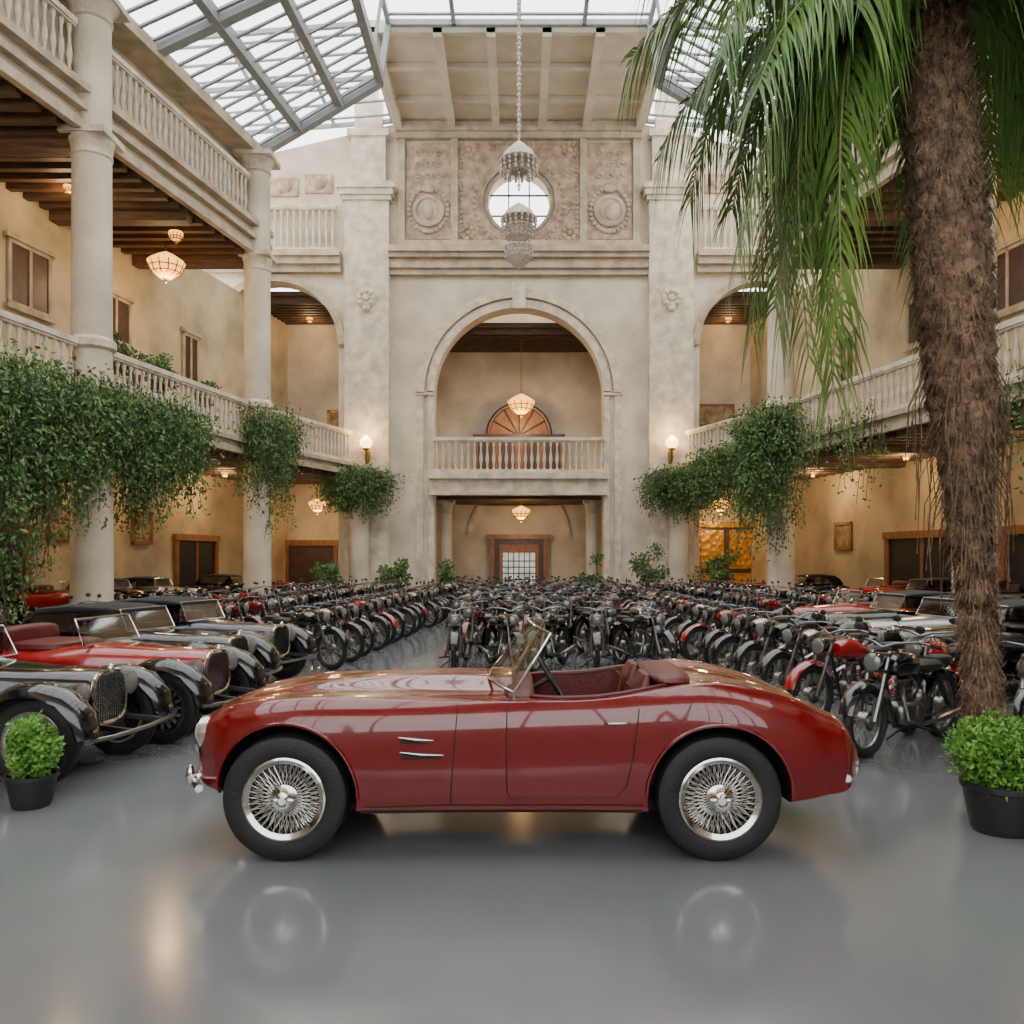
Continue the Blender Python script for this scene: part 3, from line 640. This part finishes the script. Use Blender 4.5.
# ------------------------------------------------------------ red roadster
CX,CY=0.0,5.66
car=top('roadster','deep red classic open roadster with wire wheels on polished floor','car',(CX,CY,0))
xs=np.array([-2.0,-1.94,-1.82,-1.6,-1.35,-.9,-.4,0.,.5,.85,1.16,1.5,1.8,2.0,2.08])
T={'W':[.36,.50,.63,.715,.76,.75,.72,.715,.72,.755,.79,.77,.70,.59,.44],
 'zb':[.46,.40,.37,.33,.30,.27,.27,.27,.27,.27,.28,.32,.35,.38,.42],
 'zw':[.60,.60,.60,.60,.58,.55,.54,.54,.56,.60,.62,.62,.60,.57,.54],
 'zc':[.70,.775,.845,.90,.93,.93,.915,.915,.93,.985,1.02,.965,.86,.735,.62],
 'yc':[.20,.33,.43,.51,.555,.56,.58,.60,.61,.60,.58,.53,.45,.35,.22],
 'z0':[.74,.80,.86,.915,.96,1.0,1.015,1.0,.98,1.02,1.02,.96,.85,.73,.62]}
def herm(ys,x):
    ys=np.array(ys); d=np.gradient(ys,xs); i=int(np.clip(np.searchsorted(xs,x)-1,0,len(xs)-2)); h=xs[i+1]-xs[i]; t_=(x-xs[i])/h
    return float((2*t_**3-3*t_**2+1)*ys[i]+(t_**3-2*t_**2+t_)*h*d[i]+(-2*t_**3+3*t_**2)*ys[i+1]+(t_**3-t_**2)*h*d[i+1])
def section(x):
    g={k_:herm(v,x) for k_,v in T.items()}
    Wd,zb,zw,zc,yc,z0=g['W'],g['zb'],g['zw'],g['zc'],g['yc'],g['z0']
    P=[(0,zb),(.5*Wd,zb),(.9*Wd,zb+.005),(.955*Wd,zb+.05),(Wd*.985,(zb+zw)/2+.03),(Wd,zw),(yc+(Wd-yc)*.86,zw+(zc-zw)*.66),(yc+(Wd-yc)*.42,zw+(zc-zw)*.95),(yc,zc),(yc*.62,(zc+z0)/2-.03),(yc*.28,z0-.004),(0,z0)]
    out=[]
    for i in range(len(P)-1):
        p0=P[max(i-1,0)];p1=P[i];p2=P[i+1];p3=P[min(i+2,len(P)-1)]
        if i==0:p0=(-P[1][0],P[1][1])
        if i==len(P)-2:p3=(-P[-2][0],P[-2][1])
        for k_ in range(5):
            t_=k_/5
            out.append(tuple(.5*((2*p1[j])+(-p0[j]+p2[j])*t_+(2*p0[j]-5*p1[j]+4*p2[j]-p3[j])*t_**2+(-p0[j]+3*p1[j]-3*p2[j]+p3[j])*t_**3) for j in(0,1)))
    out.append(P[-1]); return out
def side_y(x,z):
    s=section(x)[10:42]; best=min(range(len(s)-1),key=lambda i:abs((s[i][1]+s[i+1][1])/2-z))
    a,b=s[best],s[best+1]; 
    return a[0]+(b[0]-a[0])*np.clip((z-a[1])/(b[1]-a[1]+1e-9),0,1)
NS=130; rings=[]
for i in range(NS):
    u=i/(NS-1); x=-2.0+4.08*(u-.06*math.sin(2*pi*u)); s=section(x)
    rings.append([(x,y,z) for y,z in s]+[(x,-y,z) for y,z in s[-2:0:-1]])
bm_=MB(); bm_.loft(rings); bme_=bm_.mesh('body',['red','well','leather'])
bo=bpy.data.objects.new('b',bme_); COL.objects.link(bo)
cuts=[]; RW=.42; WX=((-1.36),1.165)
for wx in WX:
    for sg in(-1,1):
        c=MB(); c.lathe([(.001,sg*.42),(RW,sg*.42),(RW,sg*1.0),(.001,sg*1.0)],(wx,0,.375),'y',64); cuts.append(c.mesh('c',['well']))
c=MB(); ol=[]
sgp=lambda a,e:math.copysign(abs(a)**e,a)
CKx,CKa,CKb=.47,.50,.565
for k_ in range(48):
    a=2*pi*k_/48; ol.append((CKx+CKa*sgp(math.cos(a),.55),CKb*sgp(math.sin(a),.6)))
c.loft([[(p[0],p[1],.36) for p in ol],[(p[0],p[1],1.4) for p in ol]]); cuts.append(c.mesh('c',['leather']))
cos=[]
for me in cuts:
    o=bpy.data.objects.new('c',me); COL.objects.link(o); cos.append(o)
    md=bo.modifiers.new('b','BOOLEAN'); md.operation='DIFFERENCE'; md.solver='EXACT'; md.object=o
bpy.context.view_layer.update()
fin=bpy.data.meshes.new_from_object(bo.evaluated_get(bpy.context.evaluated_depsgraph_get()))
for o in cos+[bo]: bpy.data.objects.remove(o)
fin.materials.clear()
for m_ in('red','well','leather'): fin.materials.append(M[m_])
for p in fin.polygons:
    c=p.center; mi=0
    for wx in WX:
        if math.hypot(c.x-wx,c.z-.375)<RW+.0005 and abs(c.y)>.415 and (abs(c.y)<.425 or math.hypot(c.x-wx,c.z-.375)>RW-.01): mi=1
    f=abs((c.x-CKx)/CKa)**(2/.58)+abs(c.y/CKb)**(2/.58)
    if f<1.02 and c.z>.34 and mi==0 and (abs(p.normal.z)<.3 or c.z<.4): mi=2
    p.material_index=mi; p.use_smooth=True
fin.set_sharp_from_angle(angle=math.radians(32))
obj('body',fin,car)
for wx in WX:
    for sg in(-1,1): wirewheel(car,wx,sg*.655,.365,.365,.185,sg,36)
for wx in WX:
    for sg in(-1,1):
        pts=[]
        for i in range(29):
            a=R_(-8+196*i/28); x=wx+(RW+.004)*math.cos(a); z=.375+(RW+.004)*math.sin(a)
            if z<.33: continue
            pts.append((x,sg*(side_y(x,z)+.002),z))
        m=MB(); m.tube(pts,.011,6); obj('wheel_arch_lip',m.mesh('wheel_arch_lip',['red']),car)
def seam(pl,nm='door_seam',r=.0035,mm='seam'):
    for sg in(-1,1):
        pts=[]
        for i in range(len(pl)-1):
            for k_ in range(8):
                x=pl[i][0]+(pl[i+1][0]-pl[i][0])*k_/8; z=pl[i][1]+(pl[i+1][1]-pl[i][1])*k_/8; pts.append((x,sg*side_y(x,z),z))
        pts.append((pl[-1][0],sg*side_y(*pl[-1]),pl[-1][1]))
        m=MB(); m.tube(pts,r,5); obj(nm,m.mesh(nm,[mm]),car)
seam([(-.07,.90),(-.075,.6),(-.07,.40),(-.05,.36),(.55,.36),(.62,.42),(.66,.6),(.70,.88)])
seam([(-.36,.90),(-.38,.6),(-.40,.36),(-.40,.31)],'panel_seam',.003)
seam([(-.90,.312),(-.4,.315),(.0,.315),(.5,.315),(.72,.32)],'sill_line',.005)
seam([(-.92,.285),(-.4,.280),(.5,.280),(.72,.285)],'sill_trim',.012,'seam')
for sg in(-1,1):
    for x0,x1,z0 in((-.70,-.50,.72),(-.69,-.44,.635)):
        m=MB(); m.tube([(x0,sg*(side_y(x0,z0)+.002),z0),((x0+x1)/2,sg*(side_y(x0,z0)+.012),z0-.012),(x1,sg*(side_y(x1,z0)+.004),z0-.02)],[.004,.010,.004],8); obj('side_vent',m.mesh('side_vent',['chromed']),car)
        m=MB(); m.tube([(x0+.01,sg*(side_y(x0,z0)+.002),z0-.022),(x1-.01,sg*(side_y(x1,z0)+.001),z0-.042)],[.014,.005],6); obj('vent_slot',m.mesh('vent_slot',['seam']),car)
    m=MB(); z=.80; m.tube([(.50,sg*(side_y(.5,z)-.005),z),(.52,sg*(side_y(.52,z)+.025),z),(.62,sg*(side_y(.62,z)+.025),z+.003),(.64,sg*(side_y(.64,z)+.008),z+.004)],.007,8); obj('door_handle',m.mesh('door_handle',['chromed']),car)
    m=MB(); m.lathe([(.01,-.07),(.06,-.06),(.085,-.03),(.09,0)],(-1.9,sg*.46,.70),'x',20,cap=True); obj('headlight',m.mesh('headlight',['lens']),car)
    m=MB(); m.lathe([(.085,-.035),(.10,-.03),(.105,.0),(.11,.12)],(-1.9,sg*.46,.70),'x',24); obj('headlight_ring',m.mesh('headlight_ring',['chrome']),car)
    m=MB(); m.se((2.0,sg*.50,.57),(.05,.05,.07),n=14); obj('tail_light',m.mesh('tail_light',['taill']),car)
    m=MB(); m.se((1.985,sg*.50,.57),(.035,.065,.085),n=14); obj('tail_light_ring',m.mesh('tail_light_ring',['chrome']),car)
m=MB(); m.loft([[( -2.0-.02*(j==1),.33*math.cos(a)*k_,.60+.11*math.sin(a)*k_) for a in [2*pi*i/32 for i in range(32)]] for j,k_ in((0,1.12),(1,1.1),(1,.98),(0,.95))],cap=False); obj('grille_surround',m.mesh('grille_surround',['chrome']),car)
m=MB()
for i in range(-8,9):
    y=i*.036; h=.105*math.sqrt(max(0,1-(y/.33)**2)); m.box(-2.015,-2.003,y-.006,y+.006,.6-h,.6+h)
m.box(-2.005,-2.0,-.3,.3,.52,.68,1); obj('grille',m.mesh('grille',['chrome','well']),car)
def bumper(x,dx,nm,z=.40):
    m=MB(); pts=[(x-dx*.15*(abs(v)**2.5),v*.64,z) for v in [i/10-1 for i in range(21)]]
    m.tube(pts,.024,8)
    for s in(-1,1): m.se((x-dx*.0,s*.38,z+.01),(.03,.03,.07),n=12); m.beam((x,s*.38,z),(x-dx*.22,s*.38,z+.04),.04,.04)
    obj(nm,m.mesh(nm,['chrome']),car)
bumper(-2.04,-1,'front_bumper'); bumper(2.09,1,'rear_bumper',.46)
def wsp(v,u):
    xb=-.03-.19*(1-v*v); xt=.19-.13*(1-v*v); return Vector((xb+(xt-xb)*u,.57*v*(1-.06*u),.955+.045*(1-v*v)+(.35)*u))
m=MB(); N=14; g=[[wsp(-1+2*i/N,j/4) for i in range(N+1)] for j in range(5)]
m.loft(g,cap=False,closed=False); obj('windscreen_glass',m.mesh('windscreen_glass',['wglass']),car)
m=MB(); loop=[wsp(-1+2*i/N,0) for i in range(N+1)]+[wsp(1,j/4) for j in(1,2,3)]+[wsp(1-2*i/N,1) for i in range(N+1)]+[wsp(-1,j/4) for j in(3,2,1)]
m.tube(loop,.010,8,closed=True)
for s in(-1,1): m.tube([wsp(s,0)+Vector((0,0,-.06)),wsp(s,0),wsp(s,.5)],.012,8)
obj('windscreen_frame',m.mesh('windscreen_frame',['chrome']),car)
for s in(-1,1):
    st=obj('seat',None,car,(0,s*.27,0))
    m=MB(); m.se((.42,0,.50),(.26,.215,.10),.5,.5,20); obj('seat_cushion',m.mesh('seat_cushion',['leather']),st)
    m=MB(); rings=[]
    for i in range(9):
        u=i/8; z=.48+.56*u; x=.66+.13*u; hw=.215*(1-.25*u**3); th=.07*(1-.5*u**3) if i<8 else .02
        rings.append([(x+th*sgp(math.cos(a),.6),hw*sgp(math.sin(a),.6),z) for a in [2*pi*k_/20 for k_ in range(20)]])
    m.loft(rings)
    for k_ in range(-2,3): m.tube([(.595,k_*.07,.52),(.66,k_*.07,.8),(.70,k_*.06,.96)],.012,6)
    obj('seat_back',m.mesh('seat_back',['leather']),st)
m=MB(); m.se((-.0,0,.88),(.10,.54,.09),.6,.4,20); obj('dashboard',m.mesh('dashboard',['leather']),car)
m=MB(); c=Vector((.22,.28,.93)); ax=Vector((.86,0,.5)).normalized(); u1=Vector((0,1,0)); u2=ax.cross(u1)
m.tube([c+(u1*math.cos(a)+u2*math.sin(a))*.19 for a in [2*pi*k_/28 for k_ in range(28)]],.012,8,closed=True)
for a in(0,2.1,4.2): m.cyl(c,c+(u1*math.cos(a)+u2*math.sin(a))*.19,.007,n=6)
m.cyl(c,c-ax*.25,.018,n=8); obj('steering_wheel',m.mesh('steering_wheel',['blackm']),car)
m=MB(); pts=[]
for k_ in range(64):
    a=2*pi*k_/64; x=CKx+(CKa+.006)*sgp(math.cos(a),.55); y=(CKb+.006)*sgp(math.sin(a),.6)
    s=section(x)[35:]; ys=[q[0] for q in s][::-1]; zs=[q[1] for q in s][::-1]; z=float(np.interp(abs(y),ys,zs)); pts.append((x,y,z+.004))
m.tube(pts,.016,6,closed=True); obj('cockpit_trim',m.mesh('cockpit_trim',['leather']),car)
m=MB(); m.se((.95,-.0,1.0),(.14,.48,.055),.8,.7,24); obj('tonneau_cover',m.mesh('tonneau_cover',['leather']),car)
m=MB(); m.box(-1.3,1.1,-.4,.4,.2,.29); m.cyl((-1.36,-.6,.36),(-1.36,.6,.36),.035); m.cyl((1.165,-.6,.36),(1.165,.6,.36),.035); m.box(-1.4,-1.3,-.4,.4,.25,.4); m.box(1.05,1.25,-.4,.4,.25,.4); obj('underbody',m.mesh('underbody',['blackm']),car)
# ------------------------------------------------------------ vintage cars
def vintage(loc,rz,body,fend,label,roof=True,group='row of vintage cars'):
    t=top('vintage_car',label,'car',loc,rz,group)
    def sec(x,hw,z0,z1,e=.5,n=24): return [(x,hw*sgp(math.cos(2*pi*k_/n),e),(z0+z1)/2+(z1-z0)/2*sgp(math.sin(2*pi*k_/n),e)) for k_ in range(n)]
    m=MB(); m.loft([sec(1.42,.22,.42,.80,.7),sec(1.38,.24,.40,.83,.6),sec(.9,.32,.38,.86,.55),sec(.45,.44,.36,.89),sec(.30,.50,.35,.91),sec(-.3,.56,.34,.86),sec(-.9,.56,.34,.88),sec(-1.3,.50,.38,.86),sec(-1.55,.38,.44,.74,.7),sec(-1.66,.2,.50,.64,.8)])
    obj('body',m.mesh('body',[body]),t)
    for s in(-1,1):
        m=MB()
        path=[(1.66,.40),(1.62,.56),(1.48,.70),(1.28,.77),(1.05,.75),(.82,.63),(.6,.46),(.4,.34),(.1,.29),(-.4,.29),(-.62,.34),(-.76,.52),(-.92,.68),(-1.12,.76),(-1.34,.73),(-1.52,.60),(-1.62,.42)]
        rings=[]
        for i,(x,z) in enumerate(path):
            a=path[max(i-1,0)];b=path[min(i+1,len(path)-1)]; dx,dz=b[0]-a[0],b[1]-a[1]; l=math.hypot(dx,dz); nx,nz=(dz/l,-dx/l)
            if nz<0: nx,nz=-nx,-nz
            if i<2: nx,nz=abs(nx),abs(nz)
            hw=.155 if i not in(0,len(path)-1) else .12; r=[]
            for k_ in range(12):
                q=2*pi*k_/12; yy=hw*math.cos(q); h=.05*math.sin(q) if math.sin(q)>0 else -.008; h-=.05*(abs(math.cos(q))**3)
                r.append((x+nx*h,s*.58+yy,z+nz*h))
            rings.append(r)
        m.loft(rings); obj('fender',m.mesh('fender',[fend]),t)
    for wx in(1.2,-1.15):
        for s in(-1,1): wirewheel(t,wx,s*.58,.345,.345,.11,s,16,'chromed','dspoke',.68)
    m=MB(); m.loft([[(1.44,.235*sgp(math.cos(a),.6)*k_,.62+.215*sgp(math.sin(a),.6)*k_) for a in [2*pi*i/24 for i in range(24)]] for u,k_ in((0,1.08),(0,1.0))],cap=False)
    m.tube([(1.45,.235*sgp(math.cos(a),.6),.62+.215*sgp(math.sin(a),.6)) for a in [2*pi*i/24 for i in range(24)]],.02,6,closed=True)
    for i in range(-6,7): m.box(1.43,1.46,i*.033-.005,i*.033+.005,.42,.81)
    m.se((1.46,0,.85),(.03,.03,.04),n=8); obj('grille',m.mesh('grille',['chrome']),t)
    for s in(-1,1):
        m=MB(); m.lathe([(.02,-.16),(.07,-.12),(.095,-.02),(.10,.02)],(1.42,s*.36,.68),'x',18); m.cyl((1.36,s*.36,.5),(1.36,s*.36,.61),.02,n=6); obj('headlight_shell',m.mesh('headlight_shell',['chromed']),t)
        m=MB(); m.lathe([(.098,.02),(.06,.045),(.01,.055)],(1.42,s*.36,.68),'x',18,cap=True); obj('headlight',m.mesh('headlight',['dlens']),t)
    m=MB(); m.tube([(1.66,-.70,.38),(1.76,-.45,.38),(1.80,0,.38),(1.76,.45,.38),(1.66,.70,.38)],.018,8); m.beam((1.78,-.25,.38),(1.4,-.25,.42),.04,.04);m.beam((1.78,.25,.38),(1.4,.25,.42),.04,.04); obj('bumper',m.mesh('bumper',['dchrome']),t)
    P4=[(.30,-.47,.90),(.18,-.44,1.16),(.18,.44,1.16),(.30,.47,.90)]; m=MB(); m.tube(P4,.013,6,closed=True); obj('windscreen_frame',m.mesh('windscreen_frame',['chrome']),t)
    m=MB(); m.add(P4,[(0,1,2,3)]); obj('windscreen_glass',m.mesh('windscreen_glass',['wglass']),t)
    if roof:
        m=MB(); rings=[]
        for x,hw,z0,z1 in((.2,.45,1.12,1.16),(.0,.48,1.12,1.2),(-.5,.5,1.11,1.22),(-.9,.49,1.09,1.18),(-1.1,.46,.98,1.08),(-1.25,.42,.84,.92)): rings.append(sec(x,hw,z0,z1,.5))
        m.loft(rings); obj('soft_top',m.mesh('soft_top',['fabric']),t)
        for s in(-1,1):
            m=MB(); m.add([(.17,s*.46,.9),(.17,s*.46,1.14),(-1.0,s*.50,1.1),(-1.0,s*.50,.88)],[(0,1,2,3)]); obj('side_glass',m.mesh('side_glass',['dglass']),t)
            for x in(-.4,-.95): m=MB(); m.cyl((x,s*.5,.86),(x,s*.48,1.12),.015,n=6); obj('roof_pillar',m.mesh('roof_pillar',['blackm']),t)
    else:
        m=MB(); m.se((-.35,0,.86),(.34,.42,.07),.5,.5); m.se((-.66,0,.94),(.09,.42,.14),.5,.5); obj('seat',m.mesh('seat',['leather']),t)
        m=MB(); m.se((-1.15,0,.9),(.25,.46,.09),.6,.5); obj('folded_top',m.mesh('folded_top',['fabric']),t)
    m=MB(); m.box(-.55,.42,-.70,.70,.27,.30); m.box(-1.4,1.4,-.3,.3,.29,.42); obj('running_board',m.mesh('running_board',['blackm']),t)
    return t
va=vintage((-4.85,7.2,0),R_(-5),'black','black','black vintage car with chrome grille and wire wheels')
vb=vintage((-4.5,8.85,0),R_(-8),'red2','black','bright red vintage open tourer with black fenders',roof=False)
dup(va,(-4.8,10.5,0),R_(-11),'black vintage car with tall chrome grille'); 
vc=vintage((-4.75,12.2,0),R_(-12),'blue','black','dark blue vintage car with black soft top')
dup(va,(6.3,11.2,0),R_(187),'black vintage car with chrome grille and soft top')
vs=vintage((6.6,12.95,0),R_(187),'silver','black','silver grey vintage car with black soft top')
dup(va,(6.6,14.7,0),R_(187)); dup(vb,(6.6,16.5,0),R_(187)); dup(vs,(7.4,9.3,0),R_(190))
i=0
for sg in(-1,1):
    for y in(14.5,16.6,18.7,23.3,25.3,27.4,32,34):
        src=[va,vb,vc,vb,va,vs][i%6]; i+=1
        x=sg*(E(y)+2.0)
        dup(src,(x,y,0),(0 if sg<0 else pi)+(-.12 if sg<0 else .12))
# ------------------------------------------------------------ motorcycles
def bikeparts(tank):
    P={}
    def wheel(x,nm):
        m=MB(); m.tube([(x+.285*math.cos(2*pi*k_/26),0,.325+.285*math.sin(2*pi*k_/26)) for k_ in range(26)],.042,7,0,closed=True)
        m.tube([(x+.245*math.cos(2*pi*k_/24),0,.325+.245*math.sin(2*pi*k_/24)) for k_ in range(24)],.014,5,1,closed=True)
        for k_ in range(18):
            a=2*pi*k_/18; m.cyl((x+.04*math.cos(a+.5),.03*(-1)**k_,.325+.04*math.sin(a+.5)),(x+.24*math.cos(a),0,.325+.24*math.sin(a)),.0035,n=3,mi=1)
        m.cyl((x,-.06,.325),(x,.06,.325),.05,n=12,mi=1); m.cyl((x,-.04,.325),(x,.04,.325),.085,n=14,mi=1)
        P[nm]=(m,['tyre','dspoke'])
    wheel(.70,'front_wheel'); wheel(-.68,'rear_wheel')
    for nm,x,a0,a1 in(('front_fender',.70,15,150),('rear_fender',-.68,20,185)):
        m=MB(); rings=[]
        for i in range(12):
            a=R_(a0+(a1-a0)*i/11); c,s=math.cos(a),math.sin(a)
            rings.append([(x+rr*c,yy,.325+rr*s) for rr,yy in((.345,-.07),(.365,-.04),(.372,0),(.365,.04),(.345,.07),(.355,.04),(.36,0),(.355,-.04))])
        m.loft(rings)
        P[nm]=(m,[tank if tank not in('chromed',) else 'black'])
    m=MB()
    for s in(-1,1): m.tube([(.70,s*.075,.325),(.60,s*.08,.55),(.44,s*.08,.93)],.020,7); m.cyl((.70,s*.08,.325),(.60,s*.085,.56),.028,n=8)
    m.beam((.46,-.1,.90),(.46,.1,.90),.05,.03); m.beam((.52,-.1,.76),(.52,.1,.76),.05,.03)
    P['fork']=(m,['dchrome'])
    m=MB(); m.tube([(.20,-.35,.98),(.26,-.26,1.01),(.38,-.10,1.0),(.42,0,.96),(.38,.10,1.0),(.26,.26,1.01),(.20,.35,.98)],.012,6,1)
    for s in(-1,1): m.cyl((.13,s*.37,.965),(.22,s*.34,.985),.020,n=8); m.tube([(.28,s*.24,1.0),(.30,s*.29,1.10),(.31,s*.29,1.14)],.006,4,1); m.se((.31,s*.29,1.13),(.015,.05,.035),n=8,mi=0)
    P['handlebar']=(m,['blackm','dchrome'])
    m=MB(); m.lathe([(.01,-.12),(.06,-.1),(.08,-.02),(.085,.02)],(.58,0,.84),'x',14,0); m.lathe([(.082,.02),(.05,.045),(.01,.05)],(.58,0,.84),'x',14,1,cap=True)
    P['headlight']=(m,['black','dlens'])
    m=MB(); rings=[]
    for x,hw,z0,z1 in((.36,.04,.74,.80),(.33,.09,.70,.86),(.2,.13,.68,.91),(.0,.13,.67,.89),(-.12,.09,.67,.82),(-.18,.04,.68,.76)): rings.append([(x,hw*sgp(math.cos(2*pi*k_/14),.8),(z0+z1)/2+(z1-z0)/2*sgp(math.sin(2*pi*k_/14),.8)) for k_ in range(14)])
    m.loft(rings,0); m.lathe([(.03,.89),(.03,.92),(.005,.925)],(.1,0,0),n=10,mi=1,cap=True); P['fuel_tank']=(m,[tank,'chrome'])
    m=MB(); m.se((-.33,0,.74),(.22,.13,.055),.6,.7,14); m.se((-.62,0,.78),(.15,.11,.045),.6,.7,12); P['seat']=(m,['blackm'])
    m=MB()
    m.tube([(.42,0,.86),(.30,0,.45),(.22,0,.22),(-.22,0,.22),(-.3,0,.4),(-.22,0,.66)],.018,6); m.tube([(.40,0,.80),(.1,0,.70),(-.25,0,.66)],.018,6)
    for s in(-1,1): m.tube([(-.25,s*.0,.66),(-.45,s*.07,.62),(-.68,s*.08,.34)],.013,5); m.tube([(-.22,s*.0,.25),(-.4,s*.07,.28),(-.68,s*.08,.325)],.014,5); m.cyl((-.45,s*.08,.66),(-.62,s*.09,.36),.024,n=8); m.cyl((.02,s*.0,.22),(.02,s*.26,.2),.014,n=6)
    m.tube([(-.05,0,.22),(-.12,-.26,.01)],.012,5)
    P['frame']=(m,['blackm'])
    m=MB(); m.se((.0,0,.34),(.22,.13,.12),.6,.7,14); m.se((-.02,.0,.34),(.12,.16,.10),.8,.9,12); m.cyl((.07,0,.4),(.07,0,.64),.055,n=10)
    for i in range(7): m.lathe([(.05,.44+i*.028),(.095-.004*i,.445+i*.028),(.095-.004*i,.455+i*.028),(.05,.46+i*.028)],(.07,0,0),n=12)
    m.se((.07,0,.64),(.08,.08,.04),n=10); m.se((-.11,.06,.47),(.07,.07,.08),n=10)
    P['engine']=(m,['dchrome'])
    for s,nm in((-1,'exhaust_pipe'),(1,'exhaust_pipe ')):
        m=MB(); m.tube([(.13,s*.03,.60),(.24,s*.10,.52),(.22,s*.14,.30),(.05,s*.16,.24),(-.3,s*.16,.25)],.018,7); m.tube([(-.28,s*.16,.25),(-.4,s*.165,.26),(-.85,s*.17,.30),(-.9,s*.17,.305)],[.02,.035,.038,.02],8)
        P[nm]=(m,['chromed'])
    m=MB(); m.se((-1.0,0,.58),(.035,.05,.04),n=10); m.beam((-.95,0,.48),(-1.0,0,.58),.05,.02); P['tail_light']=(m,['taill'])
    return P
def bike_full(tank,label,loc,rz,group):
    t=top('motorcycle',label,'motorcycle',loc,rz,group)
    for nm,(m,ms) in bikeparts(tank).items(): obj(nm.strip(),m.mesh(nm.strip(),ms),t)
    return t
def bike_joined(tank):
    mats=[];mb=MB()
    for nm,(m,ms) in bikeparts(tank).items():
        mp={}
        for i,k_ in enumerate(ms):
            if k_ not in mats: mats.append(k_)
            mp[i]=mats.index(k_)
        mb.merge(m,mp)
    return mb.mesh('motorcycle',mats)
G='rows of parked motorcycles'
tn=[('black','black classic motorcycle with chrome exhaust and spoked wheels'),('dred','classic motorcycle with red tank and fenders'),('chromed','black classic motorcycle with bare metal tank'),('cream','classic motorcycle with cream tank and fenders')]
fr=bike_full('red2',tn[1][1],(4.45,9.05,0),R_(222),G)
fb=bike_full('black',tn[0][1],(3.62,7.95,0),R_(218),G)
fm=bike_full('chromed',tn[2][1],(3.75,10.5,0),R_(208),G)
dup(fr,(3.68,9.3,0),R_(210)); dup(fb,(4.75,7.7,0),R_(230)); dup(fb,(5.65,8.2,0),R_(235))
for i in range(8): dup([fb,fm,fb,fr][i%4],(3.72-.02*i,11.5+i*.95,0),R_(204+random.uniform(-7,7)))
for i in range(8): dup([fb,fm,fb,fb,fr][i%5],(-3.6+.06*i,13.9+i*.92,0),R_(-26+random.uniform(-6,6)))
jm=[bike_joined(a) for a,_ in tn]
def far(x,y,a):
    k_=random.choice([0,0,0,0,0,1,1,2,2,3])
    top('motorcycle',tn[k_][1],'motorcycle',(x,y,0),a,G,jm[k_])
for i in range(15): far(3.55-.02*i+random.uniform(-.15,.15),19.2+i*.95,R_(204+random.uniform(-9,9)))
for i in range(14): far(-3.1+.06*i+random.uniform(-.15,.15),21.4+i*.93,R_(-26+random.uniform(-9,9)))
for r in range(10):
    y=13.6+r*2.02
    for c in range(6):
        x=-1.0-r*.07+c*.74+random.uniform(-.05,.05)+(.3 if r%2 else 0)
        if x<2.6: far(x,y+random.uniform(-.25,.25),R_(-90+random.uniform(-22,22)))
for i in range(17):
    y=18.6+i*.97
    if y<33.5:
        for X in(5.7,7.6): far(X-.03*i+random.uniform(-.15,.15),y,R_(205+random.uniform(-10,10)))
for i in range(19):
    y=14.6+i*.97
    if y<33.5:
        for X in(-5.75,-7.75): far(X+.05*i+random.uniform(-.15,.15),y,R_(-30+random.uniform(-10,10)))
# ------------------------------------------------------------ camera, world
w=bpy.data.worlds.new('World'); bpy.context.scene.world=w; w.use_nodes=True
w.node_tree.nodes['Background'].inputs[0].default_value=(1,.99,.97,1); w.node_tree.nodes['Background'].inputs[1].default_value=5.0
cd=bpy.data.cameras.new('Camera'); cam=bpy.data.objects.new('Camera',cd); COL.objects.link(cam)
cam.location=(0,0,1.75); cam.rotation_euler=(pi/2,0,0); cd.sensor_width=36; cd.lens=850/1024*36; cd.shift_x=-7/1024; cd.shift_y=48/1024; cd.clip_end=300
bpy.context.scene.camera=cam
